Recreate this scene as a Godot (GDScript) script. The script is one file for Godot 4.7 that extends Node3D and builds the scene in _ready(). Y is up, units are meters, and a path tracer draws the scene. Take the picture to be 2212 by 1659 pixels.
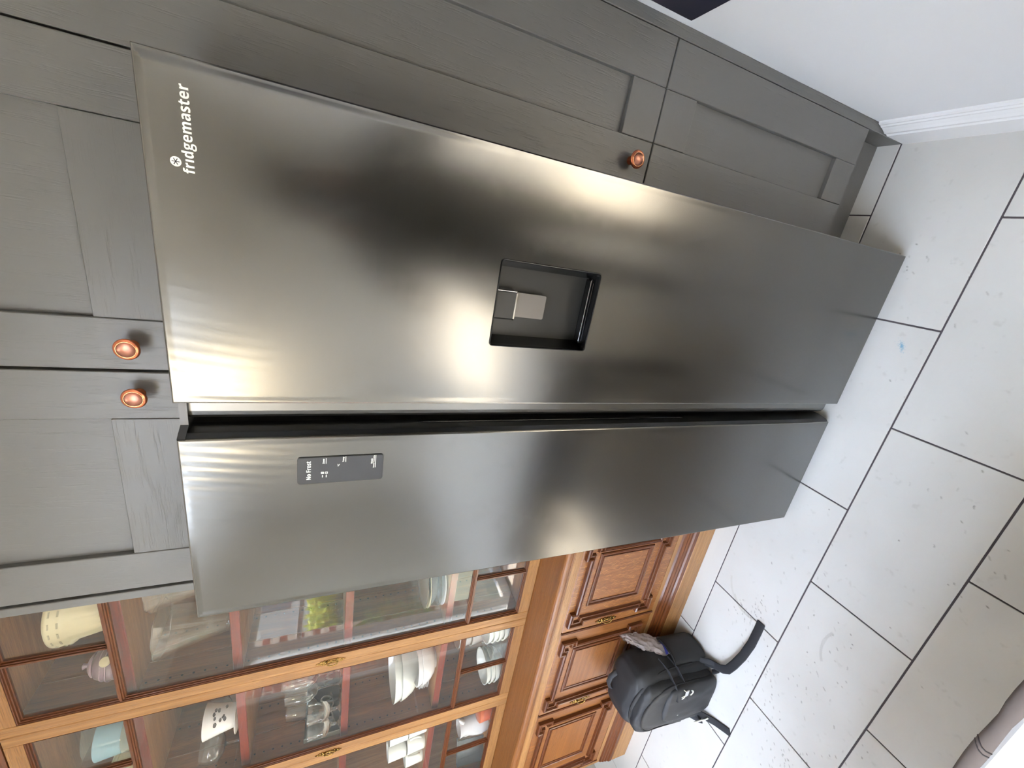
extends Node3D
# A black steel fridge freezer between grey shaker cupboards, an oak dresser and a tiled floor.

var M := {}
var rng := RandomNumberGenerator.new()
var used := {}

# ---------------------------------------------------------------- mesh builder
class MB:
	var st := SurfaceTool.new()
	var xf := Transform3D.IDENTITY
	var uvs := Vector2(1, 1)

	func _init():
		st.begin(Mesh.PRIMITIVE_TRIANGLES)

	func vert(p: Vector3, n: Vector3, uv: Vector2):
		st.set_normal((xf.basis * n).normalized())
		st.set_uv(uv)
		st.add_vertex(xf * p)

	# a triangle whose front is on the side of its mean normal
	func tri(a: Vector3, b: Vector3, c: Vector3, na: Vector3, nb: Vector3, nc: Vector3, ua := Vector2.ZERO, ub := Vector2.ZERO, uc := Vector2.ZERO):
		var g = (a - c).cross(a - b)
		if g.length_squared() < 1e-16:
			return
		if g.dot(na + nb + nc) < 0.0:
			vert(a, na, ua); vert(c, nc, uc); vert(b, nb, ub)
		else:
			vert(a, na, ua); vert(b, nb, ub); vert(c, nc, uc)

	# a flat convex polygon facing 'out'
	func face(pts: Array, out: Vector3):
		var n = Vector3.ZERO
		for i in range(1, pts.size() - 1):
			n += (pts[0] - pts[i + 1]).cross(pts[0] - pts[i])
		if n.length_squared() < 1e-18:
			return
		n = n.normalized()
		if n.dot(out) < 0.0:
			n = -n
		for i in range(1, pts.size() - 1):
			tri(pts[0], pts[i], pts[i + 1], n, n, n, uv_of(pts[0], n), uv_of(pts[i], n), uv_of(pts[i + 1], n))

	func uv_of(p: Vector3, n: Vector3) -> Vector2:
		if absf(n.z) >= absf(n.x) and absf(n.z) >= absf(n.y):
			return Vector2(p.x, p.y) * uvs
		if absf(n.y) >= absf(n.x):
			return Vector2(p.x, p.z) * uvs
		return Vector2(p.z, p.y) * uvs

	func quad(a, b, c, d, out: Vector3):
		face([a, b, c, d], out)

	# chamfered box between two corners
	func box(lo: Vector3, hi: Vector3, bev := 0.0):
		var c = (lo + hi) * 0.5
		var h = ((hi - lo) * 0.5).abs()
		bev = minf(bev, minf(h.x, minf(h.y, h.z)) * 0.9)
		var axes = [Vector3.RIGHT, Vector3.UP, Vector3.BACK]
		for k in 3:
			var u = axes[(k + 1) % 3]; var v = axes[(k + 2) % 3]; var w = axes[k]
			var hu = h[(k + 1) % 3] - bev; var hv = h[(k + 2) % 3] - bev
			for s in [-1.0, 1.0]:
				var o = c + w * h[k] * s
				quad(o + u * hu + v * hv, o - u * hu + v * hv, o - u * hu - v * hv, o + u * hu - v * hv, w * s)
			if bev > 0.0:
				for s in [-1.0, 1.0]:
					for t in [-1.0, 1.0]:      # edges along w
						var hw = h[k] - bev
						var p = c + u * h[(k + 1) % 3] * s + v * hv * t
						var q = c + u * hu * s + v * h[(k + 2) % 3] * t
						quad(p + w * hw, q + w * hw, q - w * hw, p - w * hw, u * s + v * t)
		if bev > 0.0:
			for sx in [-1.0, 1.0]:
				for sy in [-1.0, 1.0]:
					for sz in [-1.0, 1.0]:
						var s = Vector3(sx, sy, sz)
						face([c + s * Vector3(h.x, h.y - bev, h.z - bev), c + s * Vector3(h.x - bev, h.y, h.z - bev), c + s * Vector3(h.x - bev, h.y - bev, h.z)], s)

	# surface of revolution about y; profile of (radius, height); normals smooth except at sharp corners
	func lathe(prof: Array, segs := 32, sharp := 0.7, arc := TAU):
		var nrm := []
		for i in prof.size() - 1:
			var d = prof[i + 1] - prof[i]
			nrm.append(Vector2(d.y, -d.x).normalized() if d.length() > 1e-9 else Vector2(0, 0))
		for i in prof.size() - 1:
			var a = prof[i]; var b = prof[i + 1]
			var n0 = nrm[i]; var n1 = nrm[i]
			if i > 0 and nrm[i - 1].dot(nrm[i]) > sharp: n0 = (nrm[i - 1] + nrm[i]).normalized()
			if i < nrm.size() - 1 and nrm[i + 1].dot(nrm[i]) > sharp: n1 = (nrm[i + 1] + nrm[i]).normalized()
			for k in segs:
				var t0 = arc * k / segs; var t1 = arc * (k + 1) / segs
				var d0 = Vector3(cos(t0), 0, sin(t0)); var d1 = Vector3(cos(t1), 0, sin(t1))
				var p00 = d0 * a.x + Vector3.UP * a.y; var p01 = d1 * a.x + Vector3.UP * a.y
				var p10 = d0 * b.x + Vector3.UP * b.y; var p11 = d1 * b.x + Vector3.UP * b.y
				var m00 = d0 * n0.x + Vector3.UP * n0.y; var m01 = d1 * n0.x + Vector3.UP * n0.y
				var m10 = d0 * n1.x + Vector3.UP * n1.y; var m11 = d1 * n1.x + Vector3.UP * n1.y
				var u0 = float(k) / segs; var u1 = float(k + 1) / segs
				tri(p00, p10, p11, m00, m10, m11, Vector2(u0, a.y), Vector2(u0, b.y), Vector2(u1, b.y))
				tri(p00, p11, p01, m00, m11, m01, Vector2(u0, a.y), Vector2(u1, b.y), Vector2(u1, a.y))

	# round tube along a path, radius may vary
	func tube(path: Array, radii, segs := 10, caps := true, flat := 1.0, up := Vector3.UP):
		var n = path.size()
		var rings := []; var dirs := []
		var side = Vector3.ZERO
		for i in n:
			var d = (path[mini(i + 1, n - 1)] - path[maxi(i - 1, 0)]).normalized()
			if i == 0:
				side = d.cross(up)
				if side.length() < 1e-3: side = d.cross(Vector3.RIGHT)
				side = side.normalized()
			else:
				side = (side - d * side.dot(d)).normalized()
			var v = d.cross(side)
			var r = radii[i] if radii is Array else radii
			var ring := []; var ns := []
			for k in segs:
				var t = TAU * k / segs
				ring.append(path[i] + side * cos(t) * r + v * sin(t) * r * flat)
				ns.append((side * cos(t) * flat + v * sin(t)).normalized())
			rings.append(ring); dirs.append(ns)
		for i in n - 1:
			for k in segs:
				var k1 = (k + 1) % segs
				tri(rings[i][k], rings[i + 1][k], rings[i + 1][k1], dirs[i][k], dirs[i + 1][k], dirs[i + 1][k1])
				tri(rings[i][k], rings[i + 1][k1], rings[i][k1], dirs[i][k], dirs[i + 1][k1], dirs[i][k1])
		if caps:
			face(rings[0], path[0] - path[1])
			face(rings[n - 1], path[n - 1] - path[n - 2])

	# grid of points, smooth normals taken from the grid, facing away from 'inside' (or along 'out')
	func grid(p: Array, out: Vector3, wrap_u := false, inside = null):
		var nu = p.size(); var nv = p[0].size()
		var nn := []
		for i in nu:
			var row := []
			for j in nv:
				var a = p[(i + 1) % nu if wrap_u else mini(i + 1, nu - 1)][j]; var b = p[(i - 1 + nu) % nu if wrap_u else maxi(i - 1, 0)][j]
				var c = p[i][mini(j + 1, nv - 1)]; var d = p[i][maxi(j - 1, 0)]
				var m = (a - b).cross(c - d)
				m = m.normalized() if m.length_squared() > 1e-20 else Vector3.UP
				var o = out if inside == null else p[i][j] - inside
				if m.dot(o) < 0: m = -m
				row.append(m)
			nn.append(row)
		for i in (nu if wrap_u else nu - 1):
			var i1 = (i + 1) % nu
			for j in nv - 1:
				var u0 = Vector2(float(i) / (nu - 1), float(j) / (nv - 1)); var u1 = Vector2(float(i + 1) / (nu - 1), float(j) / (nv - 1))
				var u2 = Vector2(float(i + 1) / (nu - 1), float(j + 1) / (nv - 1)); var u3 = Vector2(float(i) / (nu - 1), float(j + 1) / (nv - 1))
				tri(p[i][j], p[i1][j], p[i1][j + 1], nn[i][j], nn[i1][j], nn[i1][j + 1], u0, u1, u2)
				tri(p[i][j], p[i1][j + 1], p[i][j + 1], nn[i][j], nn[i1][j + 1], nn[i][j + 1], u0, u2, u3)

	# flat outline in xy pulled from z0 to z1
	func prism(poly: PackedVector2Array, z0: float, z1: float, bev := 0.0):
		if not Geometry2D.is_polygon_clockwise(poly):
			poly.reverse()
		var n = poly.size()
		var top := poly
		if bev > 0.0:
			var off = Geometry2D.offset_polygon(poly, -bev)
			if off.size() == 1 and off[0].size() == n: top = match_start(poly, off[0])
			else: bev = 0.0
		var idx = Geometry2D.triangulate_polygon(top)
		for t in range(0, idx.size(), 3):
			face([v3(top[idx[t]], z1), v3(top[idx[t + 1]], z1), v3(top[idx[t + 2]], z1)], Vector3.BACK)
		idx = Geometry2D.triangulate_polygon(poly)
		for t in range(0, idx.size(), 3):
			face([v3(poly[idx[t]], z0), v3(poly[idx[t + 1]], z0), v3(poly[idx[t + 2]], z0)], Vector3.FORWARD)
		for i in n:
			var a = poly[i]; var b = poly[(i + 1) % n]
			var o = Vector2(-(b - a).y, (b - a).x)      # outward for a clockwise outline
			var zt = z1 - bev
			face([v3(a, z0), v3(b, z0), v3(b, zt), v3(a, zt)], Vector3(o.x, o.y, 0))
			if bev > 0.0:
				face([v3(a, zt), v3(b, zt), v3(top[(i + 1) % n], z1), v3(top[i], z1)], Vector3(o.x, o.y, 0).normalized() + Vector3.BACK)

	func match_start(a: PackedVector2Array, b: PackedVector2Array) -> PackedVector2Array:
		if not Geometry2D.is_polygon_clockwise(b):
			b.reverse()
		var best = 0
		for i in b.size():
			if b[i].distance_to(a[0]) < b[best].distance_to(a[0]): best = i
		var r := PackedVector2Array()
		for i in b.size(): r.append(b[(i + best) % b.size()])
		return r

	func v3(p: Vector2, z: float) -> Vector3:
		return Vector3(p.x, p.y, z)

	# moulding: a profile of (inset, height) carried round a closed rectilinear outline in the xy plane, mitred
	func mould(poly: Array, z: float, prof: Array):
		var n = poly.size()
		var area = 0.0
		for i in n: area += poly[i].cross(poly[(i + 1) % n])
		var sgn = 1.0 if area > 0 else -1.0
		var mit := []
		for i in n:
			var d0 = (poly[i] - poly[(i - 1 + n) % n]).normalized(); var d1 = (poly[(i + 1) % n] - poly[i]).normalized()
			var n0 = Vector2(-d0.y, d0.x) * sgn; var n1 = Vector2(-d1.y, d1.x) * sgn
			mit.append((n0 + n1) / (1.0 + n0.dot(n1)))
		for j in prof.size() - 1:
			for i in n:
				var i1 = (i + 1) % n
				var d = (poly[i1] - poly[i]).normalized()
				var inn = Vector2(-d.y, d.x) * sgn
				var a = poly[i] + mit[i] * prof[j].x; var b = poly[i1] + mit[i1] * prof[j].x
				var c = poly[i1] + mit[i1] * prof[j + 1].x; var e = poly[i] + mit[i] * prof[j + 1].x
				var dp = prof[j + 1] - prof[j]
				var o = Vector3(inn.x * -dp.y, inn.y * -dp.y, absf(dp.x) + 1e-5)
				face([v3(a, z + prof[j].y), v3(b, z + prof[j].y), v3(c, z + prof[j + 1].y), v3(e, z + prof[j + 1].y)], o)

	# profile in (z, y) pulled along x, closed outline
	func extr_x(prof: PackedVector2Array, x0: float, x1: float):
		var keep = xf
		# local x -> z, local y -> y, local z -> -x  (prism pulls along local z)
		xf = xf * Transform3D(Basis(Vector3(0, 0, 1), Vector3(0, 1, 0), Vector3(-1, 0, 0)), Vector3.ZERO)
		prism(prof, -x1, -x0)
		xf = keep

	# profile in (x, z) pulled along y, closed outline
	func extr_y(prof: PackedVector2Array, y0: float, y1: float):
		var keep = xf
		xf = xf * Transform3D(Basis(Vector3(1, 0, 0), Vector3(0, 0, 1), Vector3(0, -1, 0)), Vector3.ZERO)
		prism(prof, -y1, -y0)
		xf = keep

	func mesh() -> ArrayMesh:
		return st.commit()

# ---------------------------------------------------------------- naming and tagging
func numbered(n: String) -> String:
	if not used.has(n):
		used[n] = 0
		return n
	used[n] += 1
	return "%s_%03d" % [n, used[n]]

func part(called: String, mb, material, parent: Node, at := Vector3.ZERO) -> MeshInstance3D:
	var o := MeshInstance3D.new()
	o.mesh = mb.mesh() if mb is MB else mb
	o.material_override = material
	o.name = numbered(called) if parent == self else called
	o.position = at
	o.cast_shadow = GeometryInstance3D.SHADOW_CASTING_SETTING_ON
	parent.add_child(o, true)
	return o

func tag(o: Node, label: String, category: String, group := "") -> Node:
	o.set_meta("label", label); o.set_meta("category", category)
	if group != "": o.set_meta("group", group)
	return o

func thing(called: String, label: String, category: String, at := Vector3.ZERO, group := "") -> Node3D:
	var o := Node3D.new()
	o.name = numbered(called)
	add_child(o, true)
	o.position = at
	tag(o, label, category, group)
	return o

func struct_part(called: String, mb, material) -> MeshInstance3D:
	var o = part(called, mb, material, self)
	o.set_meta("kind", "structure")
	return o

func copy(src: Node3D, at: Vector3, turn: float, label: String, group := "") -> Node3D:
	var r = src.duplicate()
	var base = String(src.name)
	if base.length() > 4 and base[-4] == "_" and base.right(3).is_valid_int(): base = base.left(-4)
	r.name = numbered(base)
	add_child(r, true)
	r.position = at; r.rotation.y = turn
	tag(r, label, src.get_meta("category"), group)
	return r

func pv(a: Array) -> PackedVector2Array:
	var r := PackedVector2Array()
	for i in range(0, a.size(), 2): r.append(Vector2(a[i], a[i + 1]))
	return r

func rect(x0, x1, y0, y1) -> Array:
	return [Vector2(x0, y0), Vector2(x1, y0), Vector2(x1, y1), Vector2(x0, y1)]

func round_rect(x0, x1, y0, y1, r, k := 5) -> PackedVector2Array:
	var p := PackedVector2Array()
	var cs = [[x1 - r, y0 + r, -PI / 2], [x1 - r, y1 - r, 0.0], [x0 + r, y1 - r, PI / 2], [x0 + r, y0 + r, PI]]
	for c in cs:
		for i in k + 1:
			var t = c[2] + PI / 2 * i / k
			p.append(Vector2(c[0] + r * cos(t), c[1] + r * sin(t)))
	return p

func _ready():
	# camera: a wide lens, the phone turned on its side, looking down and to the left
	var cam := Camera3D.new()
	cam.name = "camera"
	cam.transform = Transform3D(Basis(Vector3(0.16541418, -0.91519362, 0.36750346), Vector3(0.92992392, 0.02063543, -0.36717254), Vector3(0.32845037, 0.40248581, 0.85447383)), Vector3(0.31227945, 1.53036453, 0.71850325))
	cam.fov = 86.42
	cam.near = 0.02
	add_child(cam)
	cam.current = true
	# sky
	var sm := ProceduralSkyMaterial.new()
	sm.sky_top_color = Color(0.78, 0.84, 0.94); sm.sky_horizon_color = Color(0.92, 0.93, 0.95)
	sm.ground_horizon_color = Color(0.62, 0.62, 0.58); sm.ground_bottom_color = Color(0.40, 0.40, 0.36)
	sm.sky_energy_multiplier = SKY
	sm.ground_energy_multiplier = SKY
	var env := Environment.new()
	env.background_mode = Environment.BG_SKY
	env.sky = Sky.new(); env.sky.sky_material = sm
	env.tonemap_mode = Environment.TONE_MAPPER_LINEAR
	env.tonemap_exposure = EXPOSURE
	env.sdfgi_enabled = true; env.ssao_enabled = true; env.ssil_enabled = true
	var we := WorldEnvironment.new(); we.name = "world_environment"; we.environment = env
	add_child(we)
	# sun, high on the left, through the roof light
	var sun := DirectionalLight3D.new(); sun.name = "sun"
	sun.light_color = Color(1.0, 0.95, 0.87); sun.light_energy = SUN
	sun.shadow_enabled = true
	sun.light_angular_distance = 0.5
	add_child(sun)
	sun.look_at_from_position(Vector3(-5, 8, 1), Vector3(-5, 8, 1) + Vector3(0.56, -0.82, 0.03), Vector3.UP)
	make_materials()
	build_room()
	build_fridge()
	build_cupboards()
	build_sideboard()
	build_hutch()
	build_contents()
	build_bag()
	build_rest()

# ---------------------------------------------------------------- materials
func mat(c: Color, rough := 0.6, metal := 0.0) -> StandardMaterial3D:
	var m := StandardMaterial3D.new()
	m.albedo_color = c
	m.roughness = rough
	m.metallic = metal
	return m

func tri_planar(m: StandardMaterial3D, s: Vector3) -> StandardMaterial3D:
	m.uv1_triplanar = true
	m.uv1_world_triplanar = true
	m.uv1_scale = s
	return m

func noise(s: int, f: float, oct := 3) -> FastNoiseLite:
	var n := FastNoiseLite.new()
	n.seed = s; n.frequency = f; n.fractal_octaves = oct
	n.noise_type = FastNoiseLite.TYPE_SIMPLEX_SMOOTH
	return n

# oak: streaks along y, pores, and (for quarter sawn faces) pale ray flecks
func wood_images(s: int, w: int, h: int, dark: Color, light: Color, flecks: float) -> Array:
	var a = noise(s, 0.02, 4); var b = noise(s + 1, 0.11, 2); var c = noise(s + 2, 0.5, 1); var d = noise(s + 3, 0.03, 2)
	var img := Image.create(w, h, true, Image.FORMAT_RGB8)
	var hgt := Image.create(w, h, false, Image.FORMAT_L8)
	for y in h:
		var my = absf(2.0 * y / h - 1.0) * h * 0.5
		for x in w:
			var mx = absf(2.0 * x / w - 1.0) * w * 0.5
			var bend = d.get_noise_2d(mx * 0.3, my * 0.35) * 14.0
			var t = 0.5 + 0.55 * a.get_noise_2d(mx * 1.6 + bend, my * 0.14) + 0.22 * b.get_noise_2d(mx * 1.2 + bend, my * 0.05)
			var pore = c.get_noise_2d(mx * 1.1, my * 0.05 + bend * 0.3)
			var p = clampf((pore - 0.25) * 2.2, 0.0, 1.0)
			var col = dark.lerp(light, clampf(t, 0.0, 1.0))
			col = col.lerp(dark * 0.72, p * 0.55)
			if flecks > 0.0:
				var q = b.get_noise_2d(my * 0.55 + mx * 0.5 + bend * 1.6, mx * 0.32 - bend)
				var k = clampf((0.06 - absf(q - 0.18)) * 20.0, 0.0, 1.0) * clampf(a.get_noise_2d(my * 0.9, mx * 0.9) * 3.0 + 0.35, 0.0, 1.0)
				col = col.lerp(light * 1.22, k * flecks)
			img.set_pixel(x, y, col)
			hgt.set_pixel(x, y, Color(1.0 - p * 0.8, 0, 0))
	img.generate_mipmaps()
	return [img, hgt]

func tex(img: Image) -> ImageTexture:
	return ImageTexture.create_from_image(img)

func wood_mat(pair: Array, across: bool, rough: float, bump: float, tint := Color.WHITE, sx := 2.4, sy := 0.7) -> StandardMaterial3D:
	var m := mat(tint, rough)
	var i: Image = pair[0].duplicate(); var g: Image = pair[1].duplicate()
	if across:
		i.clear_mipmaps(); i.rotate_90(CLOCKWISE); g.rotate_90(CLOCKWISE)
	m.albedo_texture = tex(i)
	if bump > 0.0:
		g.bump_map_to_normal_map(bump)
		m.normal_enabled = true
		m.normal_texture = tex(g)
		m.normal_scale = 0.6
	return tri_planar(m, Vector3(sy, sx, sx) if across else Vector3(sx, sy, sx))

# painted grey timber: one colour, with the grain standing in the film of paint
func paint_mats():
	var w = 512; var h = 512
	var a = noise(71, 0.16, 2); var b = noise(73, 0.03, 2); var e = noise(79, 0.012, 2)
	var hgt := Image.create(w, h, false, Image.FORMAT_L8)
	for y in h:
		var my = absf(2.0 * y / h - 1.0) * h * 0.5
		for x in w:
			var mx = absf(2.0 * x / w - 1.0) * w * 0.5
			var bend = b.get_noise_2d(mx * 0.5, my * 0.3) * 10.0
			var v = a.get_noise_2d(mx * 1.7 + bend, my * 0.11)
			var k = clampf((v - 0.18) * 3.0, 0.0, 1.0) * clampf(0.45 + 1.6 * e.get_noise_2d(mx * 2.0, my), 0.08, 1.0)
			hgt.set_pixel(x, y, Color(1.0 - k, 0, 0))
	for across in [false, true]:
		var g: Image = hgt.duplicate()
		if across: g.rotate_90(CLOCKWISE)
		var r: Image = g.duplicate()
		g.bump_map_to_normal_map(2.2)
		var m := mat(Color(0.375, 0.37, 0.355), 0.36)
		m.metallic_specular = 0.5
		m.normal_enabled = true
		m.normal_texture = tex(g)
		m.normal_scale = 0.2
		M["paint_across" if across else "paint"] = tri_planar(m, Vector3(1.4, 4.0, 4.0) if across else Vector3(4.0, 1.4, 4.0))

# world plan of the tiles: faint cloudiness, scuffs, dust, footprints and one smear of blue paint
func floor_image() -> Image:
	var w = 1600; var h = 640         # x -2.4 .. 0.8, z -0.4 .. 0.88 : 2 mm a pixel
	var a = noise(11, 0.006, 3); var b = noise(12, 0.06, 3); var c = noise(13, 0.02, 2)
	var img := Image.create(w, h, true, Image.FORMAT_RGB8)
	for y in h:
		for x in w:
			var t = 0.5 + 0.5 * a.get_noise_2d(x, y)
			var col = Color(0.77, 0.76, 0.735).lerp(Color(0.81, 0.802, 0.78), t)
			var s = b.get_noise_2d(x, y); var g = c.get_noise_2d(x * 1.0, y * 1.0)
			var k = clampf((s - 0.34) * 2.4, 0.0, 1.0) * clampf((g - 0.05) * 3.0, 0.0, 1.0)
			col = col.lerp(Color(0.60, 0.585, 0.55), k * 0.25)
			img.set_pixel(x, y, col)
	rng.seed = 5
	# scuffs of grit, each a cluster of short dark flecks: x, z, spread, count
	var spots = [[-0.93, 0.02, 0.05, 34], [-0.86, 0.05, 0.04, 22], [-1.05, 0.12, 0.06, 20], [-1.2, 0.2, 0.07, 26], [-1.35, 0.3, 0.08, 30], [-1.0, 0.28, 0.08, 22], [0.42, -0.02, 0.03, 16],
		[-0.75, 0.3, 0.08, 20], [-0.3, 0.38, 0.1, 14], [-1.45, 0.42, 0.08, 24], [-0.55, 0.12, 0.08, 10], [-0.1, 0.3, 0.1, 8], [0.2, 0.12, 0.1, 6], [-1.25, 0.36, 0.06, 26], [-1.1, 0.42, 0.06, 16]]
	for sp in spots:
		for i in sp[3]:
			var px = (sp[0] + rng.randfn(0, sp[2]) + 2.4) / 3.2 * w; var pz = (sp[1] + rng.randfn(0, sp[2] * 0.7) + 0.4) / 1.28 * h
			var ang = rng.randf() * 0.8 - 0.9; var ln = rng.randf_range(1.0, 5.5); var dk = rng.randf_range(0.04, 0.24)
			for q in 12:
				var f = (q / 11.0 - 0.5) * ln
				blend_px(img, int(px + cos(ang) * f), int(pz + sin(ang) * f), Color(0.42, 0.40, 0.37), dk)
				blend_px(img, int(px + cos(ang) * f), int(pz + sin(ang) * f) + 1, Color(0.42, 0.40, 0.37), dk * 0.5)
	# two curved drag marks
	for sc in [[-0.79, 0.0, 0.13, 2.4, 4.4, 0.12], [-0.82, 0.0, 0.1, 2.2, 4.0, 0.12], [-0.77, 0.33, 0.1, 4.0, 5.2, 0.08]]:
		for q in 400:
			var t = lerpf(sc[3], sc[4], q / 399.0)
			for r in 5:
				blend_px(img, int((sc[0] + cos(t) * (sc[2] + r * 0.002) + 2.4) / 3.2 * w), int((sc[1] + sin(t) * (sc[2] + r * 0.002) * 0.8 + 0.4) / 1.28 * h), Color(0.52, 0.50, 0.46), sc[5] * 0.25)
	# the blue smear
	var bx = (0.2102 + 2.4) / 3.2 * w; var bz = (0.0718 + 0.4) / 1.28 * h
	for q in 260:
		var ang = rng.randf() * TAU; var rr = absf(rng.randfn(0, 1.0))
		var ex = rr * cos(ang) * 5.0; var ez = rr * sin(ang) * 2.2 - ex * 0.45
		blend_px(img, int(bx + ex), int(bz + ez), Color(0.42, 0.60, 0.72), 0.2)
	img.generate_mipmaps()
	return img

func blend_px(img: Image, x: int, y: int, c: Color, k: float):
	if x >= 0 and y >= 0 and x < img.get_width() and y < img.get_height():
		img.set_pixel(x, y, img.get_pixel(x, y).lerp(c, clampf(k, 0, 1)))

func make_materials():
	paint_mats()
	var oak = wood_images(31, 512, 512, Color(0.51, 0.35, 0.19), Color(0.67, 0.50, 0.31), 0.0)
	var fleck = wood_images(37, 512, 512, Color(0.42, 0.25, 0.11), Color(0.555, 0.355, 0.17), 0.0)
	# quarter sawn face: pale wavy rays laid over the grain
	var ray: Image = fleck[0].duplicate()
	ray.clear_mipmaps()
	rng.seed = 77
	for i in 620:
		var px = rng.randf() * 512.0; var py = rng.randf() * 512.0
		var ln = rng.randf_range(6.0, 46.0); var wob = rng.randf_range(1.0, 5.0); var ph = rng.randf() * TAU; var sl = rng.randfn(0, 0.35); var st0 = rng.randf_range(0.25, 0.75)
		for k in int(ln * 2.0):
			var v = k * 0.5
			var qx = int(px + sl * v + wob * sin(v * 0.17 + ph)); var qy = int(py + v)
			var e = st0 * sin(PI * (v + 0.5) / ln)
			blend_px(ray, posmod(qx, 512), posmod(qy, 512), Color(0.80, 0.58, 0.32), e)
			if ln > 20.0: blend_px(ray, posmod(qx + 1, 512), posmod(qy, 512), Color(0.78, 0.55, 0.30), e * 0.6)
	ray.generate_mipmaps()
	M.oak_ray = wood_mat([ray, fleck[1]], false, 0.36, 0.0, Color.WHITE, 3.0, 2.6)
	M.oak = wood_mat(oak, false, 0.38, 1.2)
	M.oak_across = wood_mat(oak, true, 0.38, 1.2)
	M.oak_fleck = wood_mat(fleck, false, 0.36, 0.8)
	M.oak_fleck_across = wood_mat(fleck, true, 0.36, 0.8)
	M.oak_mould = wood_mat(oak, false, 0.32, 0.0, Color(0.60, 0.46, 0.38))
	M.oak_mould_across = wood_mat(oak, true, 0.32, 0.0, Color(0.66, 0.52, 0.44))
	M.oak_inside = wood_mat(oak, false, 0.5, 0.0, Color(0.80, 0.64, 0.42), 1.4, 0.4)
	M.oak_shelf = wood_mat(oak, true, 0.4, 0.0, Color(0.98, 0.92, 0.84))
	M.shelf_edge = wood_mat(oak, true, 0.3, 0.0, Color(0.74, 0.34, 0.15))
	M.hole = mat(Color(0.12, 0.07, 0.04), 0.9)
	# black steel, grained from side to side
	var st := mat(Color(0.43, 0.425, 0.412), 0.27, 1.0)
	st.anisotropy_enabled = true
	st.anisotropy = 0.55
	var rimg := Image.create(1024, 512, true, Image.FORMAT_RGB8)
	var na = noise(91, 0.012, 4); var nb = noise(92, 0.05, 3); var nc = noise(93, 0.4, 1)
	for y in 1024:
		for x in 512:
			var patch = clampf((na.get_noise_2d(x * 1.3, y) - 0.05) * 1.5, 0, 1) * clampf(0.5 + nb.get_noise_2d(x, y) * 1.2, 0, 1)
			# finger marks gather about the middle of the doors, where hands go
			var reach = exp(-pow((y - 330.0) / 210.0, 2.0))
			var v = 0.60 + 0.13 * patch * reach + 0.02 * nc.get_noise_2d(x * 0.05, y * 3.0)
			rimg.set_pixel(y, x, Color(v, v, v))
	rimg.generate_mipmaps()
	st.roughness = 0.35
	st.roughness_texture = tex(rimg)
	st.roughness_texture_channel = BaseMaterial3D.TEXTURE_CHANNEL_GREEN
	M.steel = st
	var se := mat(Color(0.52, 0.51, 0.49), 0.22, 1.0)
	M.steel_edge = se
	M.steel_plain = mat(Color(0.46, 0.455, 0.44), 0.34, 1.0)
	M.black = mat(Color(0.022, 0.023, 0.026), 0.35)
	M.black_gloss = mat(Color(0.05, 0.052, 0.056), 0.16)
	M.black_matt = mat(Color(0.02, 0.02, 0.021), 0.85)
	M.recess = mat(Color(0.17, 0.168, 0.16), 0.34, 0.35)
	M.recess_dark = mat(Color(0.035, 0.037, 0.042), 0.18)
	M.paddle = mat(Color(0.36, 0.34, 0.32), 0.34, 0.3)
	M.chrome = mat(Color(0.8, 0.79, 0.77), 0.14, 1.0)
	M.display = mat(Color(0.22, 0.222, 0.23), 0.24)
	M.print_white = mat(Color(0.93, 0.93, 0.88), 0.5)
	M.print_dark = mat(Color(0.12, 0.11, 0.13), 0.5)
	M.copper = mat(Color(0.93, 0.56, 0.40), 0.3, 1.0)
	M.copper_bright = mat(Color(0.98, 0.72, 0.52), 0.16, 1.0)
	M.copper_dull = mat(Color(0.66, 0.46, 0.39), 0.36, 1.0)
	M.brass = mat(Color(0.58, 0.47, 0.27), 0.24, 1.0)
	M.brown_door = mat(Color(0.27, 0.185, 0.12), 0.5)
	M.wall = mat(Color(0.86, 0.862, 0.86), 0.75)
	M.wall_cream = mat(Color(0.70, 0.695, 0.67), 0.8)
	M.ceiling = mat(Color(0.88, 0.87, 0.85), 0.85)
	M.gloss_white = mat(Color(0.9, 0.9, 0.895), 0.35)
	M.grout = mat(Color(0.30, 0.275, 0.285), 0.9)
	var fl := mat(Color.WHITE, 0.36)
	fl.albedo_texture = tex(floor_image())
	M.tile = fl
	M.tile_plain = mat(Color(0.79, 0.78, 0.755), 0.36)
	M.glass_pane = pane(Color(0.93, 0.96, 0.94, 0.05), 0.012)
	M.glass_pane.metallic_specular = 0.75
	M.glassware = mat(Color(0.97, 0.98, 0.97, 0.02), 0.01)
	M.glassware.refraction_enabled = true; M.glassware.refraction_scale = 0.05
	M.glass_amber = pane(Color(0.92, 0.90, 0.78, 0.035), 0.015)
	M.glass_plate = pane(Color(0.86, 0.93, 0.92, 0.14), 0.02)
	M.china = mat(Color(0.87, 0.875, 0.835), 0.16)
	M.china_white = mat(Color(0.90, 0.89, 0.875), 0.14)
	M.china_cream = mat(Color(0.86, 0.82, 0.67), 0.3)
	M.stoneware = mat(Color(0.50, 0.44, 0.36), 0.35)
	M.china_brown = mat(Color(0.74, 0.62, 0.50), 0.22)

func pane(c: Color, rough: float) -> StandardMaterial3D:
	var m := mat(c, rough)
	m.transparency = BaseMaterial3D.TRANSPARENCY_ALPHA
	m.metallic_specular = 0.5
	return m

const SKY := 4.6
const SUN := 21.0
const EXPOSURE := 1.26

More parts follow.
